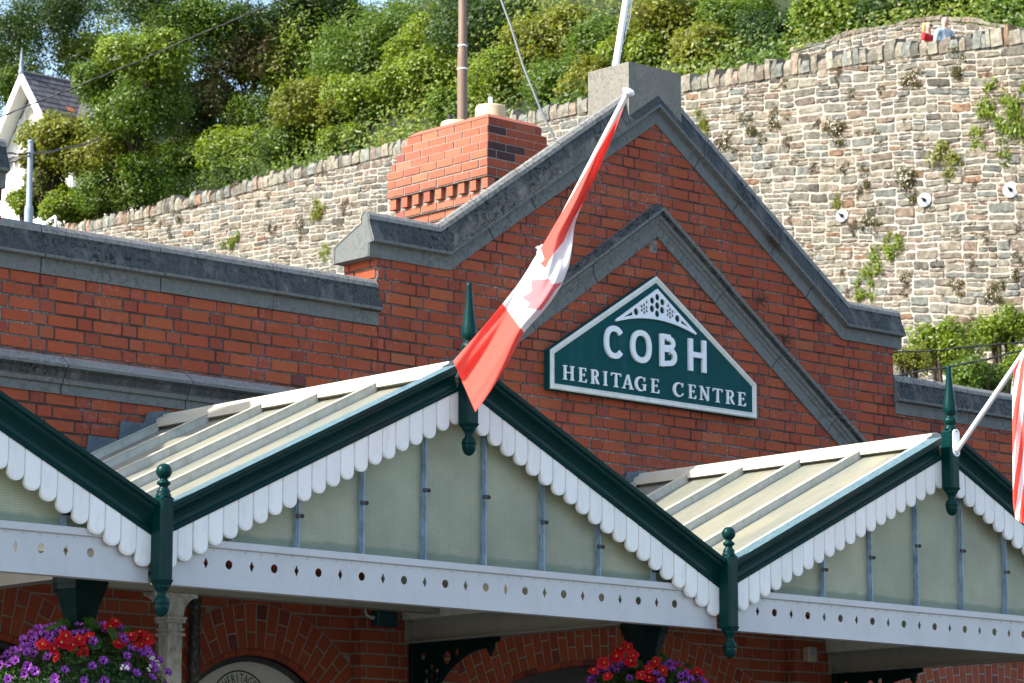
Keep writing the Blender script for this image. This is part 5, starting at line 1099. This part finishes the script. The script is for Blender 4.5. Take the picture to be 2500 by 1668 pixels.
m = MB(); m.tube([(X0 - .12, A.y, A.z + .04), (X0 + 3.0, A.y, A.z + .04)], .07, 8); m.tube([(X0 + 2.95, A.y + 2.6, A.z + .04), (X0 + 2.95, A.y - 6.2, A.z + .04)], .07, 8); m.build('ridge_tiles', M['stone_roll'], hs)
for s in (-1, 1):
    m = MB(); m.prism([(0, .06), (s * hw, -dz + .06), (s * hw, -dz - .42), (0, -.42)], fX, X0 - .16, X0 - .10); m.build('bargeboard', M['white'], hs)
    m = MB(); m.prism([(0, -.10), (s * (hw - .05), -dz - .03), (s * (hw - .05), -dz - .08), (0, -.15)], fX, X0 - .10, X0 + .56); m.build('soffit', M['white'], hs)
m = MB(); m.lathe([(.10, -.1), (.11, .05), (.07, .1), (.09, .2), (.055, .5), (.012, .95)], (X0 - .13, A.y, A.z + .05), 10); m.build('roof_finial', M['galv'], hs)
m = MB(); w0 = onX(68, 285, X0 + .55) - Vector((0, A.y, A.z)); m.prism([(w0.y - .2, w0.z - .7)] + [(w0.y + .2, w0.z - .7)] + [(w0.y + .2 * math.cos(t), w0.z + .45 + .2 * math.sin(t)) for t in np.linspace(0, math.pi, 9)], fX, X0 + .54, X0 + .50); m.build('window', M['cream'], hs)
cp_ = onX(280, 150, X0 + 3.0)
m = MB(); m.box(cp_.x - .3, cp_.x + .35, cp_.y - .45, cp_.y + .5, A.z - 1, cp_.z + .05); m.box(cp_.x - .38, cp_.x + .43, cp_.y - .53, cp_.y + .58, cp_.z + .05, cp_.z + .22); m.box(cp_.x - .3, cp_.x + .35, cp_.y - .45, cp_.y + .5, cp_.z + .22, cp_.z + .34); hc = m.build('chimney', M['stone_pier'], hs)
for dy in (-.16, .22):
    m = MB(); m.lathe([(.15, 0), (.15, .08), (.11, .12), (.11, .48), (.15, .52), (.16, .62), (.12, .66)], (cp_.x, cp_.y + dy, cp_.z + .34), 12); m.build('chimney_pot', M['pot'], hc)

# ---------------------------------------------------------------- poles and cables
def pole_thing(name, pts, rad, label, cat, mat):
    t = thing(name, pts[0], label, cat); m = MB(); m.tube(pts, rad, 14); m.build('shaft', mat, t); return t
b = far(66, 520, 70); tp = far(70.5, 325, 70); b.x, b.y = tp.x, tp.y
md = tp + (b - tp) * .80
lp = thing('lamp_post', Vector((b.x, b.y, b.z - 3)), 'plain grey steel post with cables at its top, at the left edge', 'post')
m = MB(); m.tube([Vector((b.x, b.y, b.z - 14)), md - Vector((0, 0, .06)), md, md + Vector((0, 0, .05)), tp], [.098, .098, .09, .066, .060], 14); m.build('shaft', M['galv'], lp)
m = MB(); m.lathe([(.062, 0), (.07, .01), (.07, .05), (.02, .07)], tp - Vector((0, 0, .03)), 12); m.lathe([(.075, 0), (.075, .06)], tp - Vector((0, 0, .28)), 12); m.build('cap', M['galv'], lp)
def cable(pts, r, label, sag=.0, mat='cable'):
    P = []; pts = [Vector(p) for p in pts]
    for a, b_ in zip(pts, pts[1:]): P += [a.lerp(b_, t) - Vector((0, 0, sag * 4 * t * (1 - t))) for t in np.linspace(0, 1, 14)][(1 if P else 0):]
    m = MB(); m.tube(P, r, 6)
    for i, ph in ((0, 0), (1, math.pi)):                               # a second strand twisted round the first
        Q = []; L0 = (P[-1] - P[0]).length; nn = int(min(400, L0 / (r * 9)))
        if i: break
        d = (P[-1] - P[0]).normalized(); u = d.orthogonal().normalized(); w = d.cross(u)
        for k_ in range(nn + 1):
            f = k_ / nn * (len(P) - 1); j = min(int(f), len(P) - 2); c = P[j].lerp(P[j + 1], f - j); a = k_ * 1.1; Q.append(c + (u * math.cos(a) + w * math.sin(a)) * r * 1.15)
        m.tube(Q, r * .75, 5)
    return tag(m.build('overhead_cable', M[mat]), label, 'cable', 'overhead cables')
cable([far(-120, 315, 62), far(55, 246, 62), far(265, 162, 62), far(450, 82, 62), far(645, 0, 62), far(800, -68, 62)], .012, 'long black cable crossing the trees diagonally, upper left', .01)
cable([tp - Vector((0, 0, .25)), far(150, 340, 74), far(228, 318, 79)], .018, 'black cable running from the grey post to the right into the bushes', .04)
cable([far(-60, 345, 66), far(28, 352, 69), tp - Vector((0, 0, .25))], .017, 'upper black cable reaching the grey post from the left edge', .03)
cable([far(-60, 395, 66), far(26, 372, 69), far(50, 362, 69.5), tp - Vector((0, 0, .3))], .014, 'thin lower cable reaching the grey post from the left edge', .03)
cable([far(1800, 815, 40), far(2058, 807, 40), far(2210, 797, 40), far(2500, 765, 40)], .009, 'upper of the two thin cables right of the gable', .02)
cable([far(1900, 880, 40), far(2120, 851, 40), far(2330, 808, 40), far(2500, 770, 40)], .010, 'lower of the two thin cables right of the gable', .02)
bs = far(1061, 300, 42); b1 = far(1061, 110, 42); b0 = far(1062, -160, 42)
sp_ = thing('steel_mast', Vector((bs.x, bs.y, 0)), 'tall brown steel mast with a grey guy wire, rising behind the brick chimney', 'mast')
bx_ = Vector((bs.x, bs.y, 0)); z1 = b1.z; m = MB(); m.tube([bx_, Vector((bs.x, bs.y, z1 - .12)), Vector((bs.x, bs.y, z1 - .02)), Vector((bs.x, bs.y, z1 + .03)), Vector((bs.x, bs.y, b0.z + 2))], [.072, .069, .067, .058, .054], 18); m.build('shaft', M['brown'], sp_)
for yy, rr in ((153, .0705), (97, .060)):
    q = far(1061, yy, 42); m = MB(); m.lathe([(rr, -.012), (rr + .004, -.01), (rr + .004, .01), (rr, .012)], (bs.x, bs.y, q.z), 18); m.build('joint_ring', M['white'], sp_)
m = MB(); m.tube([far(1283, 340, 40), far(1240, 250, 40.2), far(1200, 150, 40.6), far(1172, 60, 41), far(1150, 0, 41.3), Vector((bs.x, bs.y, b0.z + 1.6))], .016, 6); m.build('guy_wire', M['guy'], sp_)
rl = thing('handrail', far(118, 503, 88), 'short white rail end above the left parapet', 'railing')
m = MB(); q0, q1 = far(104, 512, 88), far(128, 496, 88); m.tube([q0, q1], .035, 8); m.tube([q1, q1 - Vector((0, 0, 1.2))], .035, 8); m.tube([q0 - Vector((0, 0, .0)), q0 - Vector((0, 0, 1.0))], .03, 8); m.build('rail', M['white'], rl)

# ---------------------------------------------------------------- the two walkers
def person(xh, yh, label, kind, face_):
    ph = far(xh, yh, 60)
    for i in range(900):
        ph = far(xh, yh, 60 + i * .03)
        if ph.x > wx(ph.y) + 1.0: break
    feet = Vector((ph.x, ph.y, ph.z - 1.62))
    t = thing('person', feet, label, 'person'); f = Vector(face_).normalized(); s = Vector((f.y, -f.x, 0)); Zv = Vector((0, 0, 1))
    if kind == 'w': sc = .97
    else: sc = 1.03
    def V(a, b, c): return (s * a + f * b + Zv * c) * sc            # side, front, up
    def skin(name, nodes, edges, mat, parent, sub=2):
        me = bpy.data.meshes.new(name); me.from_pydata([V(*n[:3]) for n in nodes], edges, []); me.materials.append(mat)
        o = bpy.data.objects.new(name, me); COL.objects.link(o); o.parent = parent
        md_ = o.modifiers.new('skin', 'SKIN'); md_.use_smooth_shade = True
        for sv_, n in zip(me.skin_vertices[0].data, nodes): sv_.radius = (n[3] * sc, (n[4] if len(n) > 4 else n[3]) * sc)
        me.skin_vertices[0].data[0].use_root = True
        mm = o.modifiers.new('sub', 'SUBSURF'); mm.levels = sub; mm.render_levels = sub; return o
    sh = .17 if kind == 'w' else .20
    N = [(0, 0, .95, .13, .10), (0, 0, 1.12, .12, .09), (0, .01, 1.30, .14, .10), (0, 0, 1.42, .10, .08), (0, 0, 1.49, .052), (0, .01, 1.545, .06), (0, .02, 1.60, .082, .095), (0, .015, 1.68, .085, .098), (0, .005, 1.735, .055, .065)]; E_ = [(i, i + 1) for i in range(8)]
    def add(par, *q):
        for n in q: N.append(n); E_.append((par, len(N) - 1)); par = len(N) - 1
        return par
    N.append((0, .115, 1.625, .016)); E_.append((6, len(N) - 1))      # nose
    for q in (-1, 1):
        add(3, (q * sh, 0, 1.40, .055), (q * (sh + .05), -.02, 1.14, .042), (q * (sh + .04), .08, .92, .033)); h_ = add(len(N) - 1, (q * (sh + .035), .12, .84, .030))
        for k in range(4): add(h_, (q * (sh + .01 + .018 * k), .14, .79, .009), (q * (sh + .01 + .018 * k), .15, .745 + .008 * abs(k - 1.5), .008))
        add(h_, (q * (sh - .005), .15, .82, .010), (q * (sh - .01), .165, .79, .009))
        add(0, (q * .09, 0, .88, .09), (q * .10, .02 + .12 * q, .50, .058), (q * .10, -.02 + .16 * q, .09, .040), (q * .10, .14 + .16 * q, .03, .035))
    body = skin('body', N, E_, M['skin'], t)
    top = M['red_top'] if kind == 'w' else M['blue_jacket']
    T = [(0, 0, .98, .15, .115), (0, 0, 1.14, .14, .108), (0, .01, 1.30, .16, .12), (0, 0, 1.425, .125, .095)] + ([] if kind == 'w' else [(0, -.01, 1.475, .075)]); TE = [(i, i + 1) for i in range(len(T) - 1)]
    for q in (-1, 1):
        T += [(q * sh, 0, 1.405, .07), (q * (sh + .045), -.015, 1.22, .056)]; TE += [(3, len(T) - 2), (len(T) - 2, len(T) - 1)]
        if kind == 'm': T += [(q * (sh + .05), -.02, 1.12, .052), (q * (sh + .045), .07, .95, .042)]; TE += [(len(T) - 3, len(T) - 2), (len(T) - 2, len(T) - 1)]
    skin('shirt' if kind == 'w' else 'jacket', T, TE, top, t)
    if kind == 'm': skin('collar', [(-.09, .01, 1.47, .03), (0, -.075, 1.49, .032), (.09, .01, 1.47, .03), (.03, .10, 1.40, .022)], [(0, 1), (1, 2), (2, 3)], M['teal_trim'], t)
    Lg = [(0, 0, .97, .145, .115)]; LE = []
    for q in (-1, 1):
        Lg += [(q * .09, 0, .86, .105), (q * .10, .02 + .12 * q, .50, .074), (q * .10, -.02 + .16 * q, .12, .06)]; k = len(Lg); LE += [(0, k - 3), (k - 3, k - 2), (k - 2, k - 1)]
    skin('trousers', Lg, LE, M['denim'], t)
    if kind == 'w':
        H = [(0, -.02, 1.735, .098, .105), (0, -.055, 1.66, .105, .085), (0, -.07, 1.56, .105, .07), (0, -.075, 1.47, .09, .05), (0, -.075, 1.40, .055, .03)]; skin('hair', H, [(i, i + 1) for i in range(4)], M['hair_blond'], t)
        m_ = MB(); m_.add([V(a, .118, c) for a, c in ((-.08, 1.665), (.08, 1.665), (.07, 1.625), (-.07, 1.625))] + [V(a, .100, c) for a, c in ((-.09, 1.665), (.09, 1.665), (.085, 1.625), (-.085, 1.625))], [(0, 1, 2, 3), (4, 5, 1, 0), (1, 5, 6, 2), (4, 0, 3, 7)]); o = m_.build('sunglasses', M['black']); o.parent = t
    else:
        H = [(0, .03, 1.745, .075, .07), (0, -.02, 1.752, .088, .09), (0, -.05, 1.68, .088, .065), (0, -.05, 1.61, .075, .045)]; skin('hair', H, [(i, i + 1) for i in range(3)], M['hair_brown'], t)
        for a in (-.035, .035):
            m_ = MB(); m_.lathe([(.014, 0), (.008, .006)], V(a, .108, 1.66), 8, axis=f); o = m_.build('eye', M['black']); o.parent = t
    return t
person(2128, 58, 'blond walker in a red top and dark glasses seen over the wall coping', 'w', (.25, -1, 0))
person(2167, 56, 'dark-haired walker in a pale blue jacket seen over the wall coping', 'm', (-.15, -1, 0))
# ================================================================ FLOWER BASKETS
def petunia_mesh():
    m = MB(); n = 25; V = [(0, 0, -.012)]; C = []
    rads = [(.10, -.006), (.30, .004), (.62, .010), (1, .013)]
    for rr, z in rads:
        for k in range(n):
            w = 2 * math.pi * k / n; lob = 1 + .13 * math.cos(5 * w) * rr; V.append((math.cos(w) * .024 * rr * lob, math.sin(w) * .024 * rr * lob, z + .0035 * math.cos(5 * w + math.pi) * rr + .002 * math.sin(11 * w) * rr))
    F = [(0, 1 + (k + 1) % n, 1 + k) for k in range(n)]; C = [(.03, .0, .04)] * n
    for j in range(3):
        for k in range(n):
            F.append((1 + j * n + k, 1 + j * n + (k + 1) % n, 1 + (j + 1) * n + (k + 1) % n, 1 + (j + 1) * n + k)); v = .5 + .5 * math.cos(5 * 2 * math.pi * (k + .5) / n)
            a, b = ((.05, .002, .07), (.05, .0, .06)) if j == 0 else (((.14, .008, .27), (.50, .20, .66)) if j == 1 else ((.20, .012, .34), (.40, .10, .55)))
            C.append(tuple(a[i] * v ** .6 + b[i] * (1 - v ** .6) for i in range(3)))
    m.add(V, F, 0, True, C); o = m.build('petunia', M['petal']); me = o.data; bpy.data.objects.remove(o); return me
def begonia_mesh(seed):
    g = random.Random(seed); m = MB()
    for ring_, (npet, r, tilt) in enumerate(((5, .034, .25), (5, .028, .7), (4, .020, 1.1))):
        for k in range(npet):
            w = 2 * math.pi * (k + .5 * ring_) / npet + g.uniform(-.15, .15); V = []; c = Vector((math.cos(w), math.sin(w), 0)); s = Vector((-c.y, c.x, 0)); tl = tilt + g.uniform(-.12, .12); d = c * math.cos(tl) + Vector((0, 0, 1)) * math.sin(tl)
            for i in range(5):
                for j in range(5):
                    u, v = i / 4, j / 4 - .5; wd = math.sin(math.pi * (.12 + .80 * u)) * r * 1.25; V.append(d * u * r * 1.15 + s * v * wd + Vector((0, 0, 1)) * (-(v * v) * .018 - u * u * .006 + g.uniform(-.001, .001)))
            col = random.choice([(.62, .006, .018), (.70, .012, .03), (.50, .004, .012)])
            m.add(V, [(i * 5 + j, (i + 1) * 5 + j, (i + 1) * 5 + j + 1, i * 5 + j + 1) for i in range(4) for j in range(4)], 0, True, col)
    m.lathe([(.005, 0), (.006, .006), (.002, .01)], (0, 0, .006), 8); m.c[-10:] = [(.7, .45, .02)] * 10
    o = m.build('begonia', M['petal']); me = o.data; bpy.data.objects.remove(o); return me
def verbena_mesh():
    m = MB(); g = random.Random(3)
    for k in range(9):
        a = Vector((g.gauss(0, 1), g.gauss(0, 1), abs(g.gauss(0, .8)))).normalized() * .014; V = [a + Vector((math.cos(t), math.sin(t), .1 * g.uniform(-1, 1))) * .007 * (1 if i % 2 else .5) for i, t in enumerate(np.linspace(0, 2 * math.pi, 11)[:-1])]; m.add([a + a.normalized() * .003] + V, [(0, 1 + i, 1 + (i + 1) % 10) for i in range(10)], 0, False, (.8, .8, .76))
    o = m.build('verbena', M['petal']); me = o.data; bpy.data.objects.remove(o); return me
PET, BEG, VER = petunia_mesh(), [begonia_mesh(i) for i in range(3)], verbena_mesh()
def big_leaves(n, seed, size, spread):
    # broad toothed begonia leaves, each a cupped fan
    g = random.Random(seed); m = MB()
    for k in range(n):
        c = Vector(spread(g)); nn = Vector((g.uniform(-.6, .6), g.uniform(-1, .1), g.uniform(.2, 1))).normalized(); t = nn.orthogonal().normalized(); b = nn.cross(t); a0 = g.uniform(0, 6.28); r = size * g.uniform(.7, 1.2); V = [c]
        for i in range(16):
            w = a0 + 2 * math.pi * i / 16; rr = r * (1 + .25 * math.cos(w - a0) - (.45 if i == 8 else 0)) * (1 if i % 2 else .9); V.append(c + (t * math.cos(w) + b * math.sin(w)) * rr - nn * .2 * r * (1 if i % 2 else .6))
        m.add(V, [(0, 1 + i, 1 + (i + 1) % 16) for i in range(16)], 0, False)
    return m
def basket(x, y, zt, R0, label, pet, beg, ver, seed):
    g = random.Random(seed); t = thing('flower_basket', (x, y, zt - .5), label, 'flower basket', None)
    def dome(th, ph, k=1.0): return Vector((x + R0 * math.sin(th) * math.cos(ph) * k, y + R0 * math.sin(th) * math.sin(ph) * k, zt - .46 + .46 * math.cos(th) * k))
    m = MB(); m.lathe([(R0 * .86, 0), (R0 * .8, -.16), (R0 * .55, -.32), (R0 * .2, -.4)], (x, y, zt - .48), 24); m.lathe([(R0 * .9, 0), (R0 * .9, .03), (R0 * .86, .03)], (x, y, zt - .49), 24); m.build('bowl', M['darkgreen'], t)
    m = MB(); m.lathe([(R0 * .80, -.06), (R0 * .80, .0), (R0 * .74, .14), (R0 * .6, .25), (R0 * .38, .33), (R0 * .1, .36)], (x, y, zt - .46), 24); m.build('dark_soil_fill', M['earth'], t)  # dark soil mass added inside to close the hollow foliage
    P, N = [], []
    for k in range(8500):
        th = math.acos(g.uniform(-.15, 1)); ph = g.uniform(0, 6.283); q = g.uniform(.80, 1.02) + .05 * math.sin(ph * 7 + th * 5); v = dome(th, ph, q); P.append(v); N.append((v - Vector((x, y, zt - .5))).normalized() + Vector((g.gauss(0, .5), g.gauss(0, .5), g.gauss(0, .5))))
    o = bpy.data.objects.new('foliage', leaf_mesh('foliage', np.array(P), np.array(N), .030, .5, LEAF['basket'])); COL.objects.link(o); o.parent = t; o.matrix_parent_inverse = Matrix.Translation(-t.location)
    bl = big_leaves(46, seed, .042, lambda g_: dome(g_.uniform(.05, .75), g_.uniform(3.4, 6.6), g_.uniform(.95, 1.14))).build('begonia_leaves', LEAF['basket'], t)
    def put(me, name, v, nrm, s):
        o = bpy.data.objects.new(name, me); COL.objects.link(o); o.parent = t; o.location = v - t.location; o.rotation_euler = Vector(nrm).to_track_quat('Z', 'Y').to_euler(); o.scale = (s, s, s * g.uniform(.8, 1.3)); o.rotation_euler.rotate_axis('Z', g.uniform(0, 6.28))
    tocam = (CAM - Vector((x, y, zt))).normalized(); tocam.z = 0; placed = []
    for px_, py_, s in beg:
        v = onY(px_, py_, y - R0 * .55); put(BEG[g.randrange(3)], 'begonia', v, tocam * .8 + Vector((g.gauss(0, .35), g.gauss(0, .35), .45 + g.gauss(0, .3))), s * g.uniform(.9, 1.15)); placed.append(v)
    n = 0; tries = 0
    while n < pet and tries < 6000:
        tries += 1; th = g.uniform(.35, 1.62); ph = math.atan2(tocam.y, tocam.x) + g.uniform(-1.5, 1.5); v = dome(th, ph, g.uniform(1.02, 1.10))
        if any((v - q).length < .036 for q in placed): continue
        placed.append(v); n += 1; o_ = (v - Vector((x, y, zt - .55))).normalized(); put(PET, 'petunia', v, o_ * .8 + tocam * .7 + Vector((g.gauss(0, .28), g.gauss(0, .28), g.gauss(.05, .25))), g.uniform(.88, 1.12))
    for k in range(ver):
        th = g.uniform(.9, 1.6); ph = math.atan2(tocam.y, tocam.x) + g.uniform(.5, 1.4); v = dome(th, ph, 1.08); put(VER, 'verbena', v, tocam + Vector((0, 0, .4)), g.uniform(.9, 1.3))
    return t
BG1 = [(150, 1462, 1.0), (138, 1478, 1.05), (165, 1480, 1.1), (182, 1470, 1.0), (195, 1488, .9), (122, 1490, .9), (265, 1428, 1.0), (252, 1440, .95), (280, 1468, 1.0), (300, 1462, 1.05), (322, 1455, 1.1), (338, 1468, 1.0), (272, 1478, 1.0), (310, 1485, .9), (98, 1480, 1.0), (205, 1462, .8), (190, 1500, .9), (130, 1510, .8), (325, 1480, .9)]
BG2 = [(1425, 1492, 1.2), (1440, 1486, 1.2), (1415, 1508, 1.1), (1452, 1505, 1.2), (1446, 1520, 1.2), (1385, 1522, 1.0), (1362, 1540, 1.0), (1488, 1535, 1.0), (1505, 1520, 1.1), (1520, 1540, 1.1), (1490, 1558, 1.1), (1512, 1562, 1.1), (1560, 1535, 1.1), (1575, 1545, 1.0), (1600, 1545, 1.0), (1615, 1562, 1.0), (1395, 1552, .9), (1585, 1560, .9), (1470, 1550, 1.0)]
basket(9.825, -2.15, 3.03, .48, 'overflowing basket of purple petunias and red begonias round the left iron column', 99, BG1, 14, 5)
basket(14.09, -2.15, 3.05, .50, 'basket with a mass of red begonias and purple petunias round the middle iron column', 80, BG2, 4, 9)
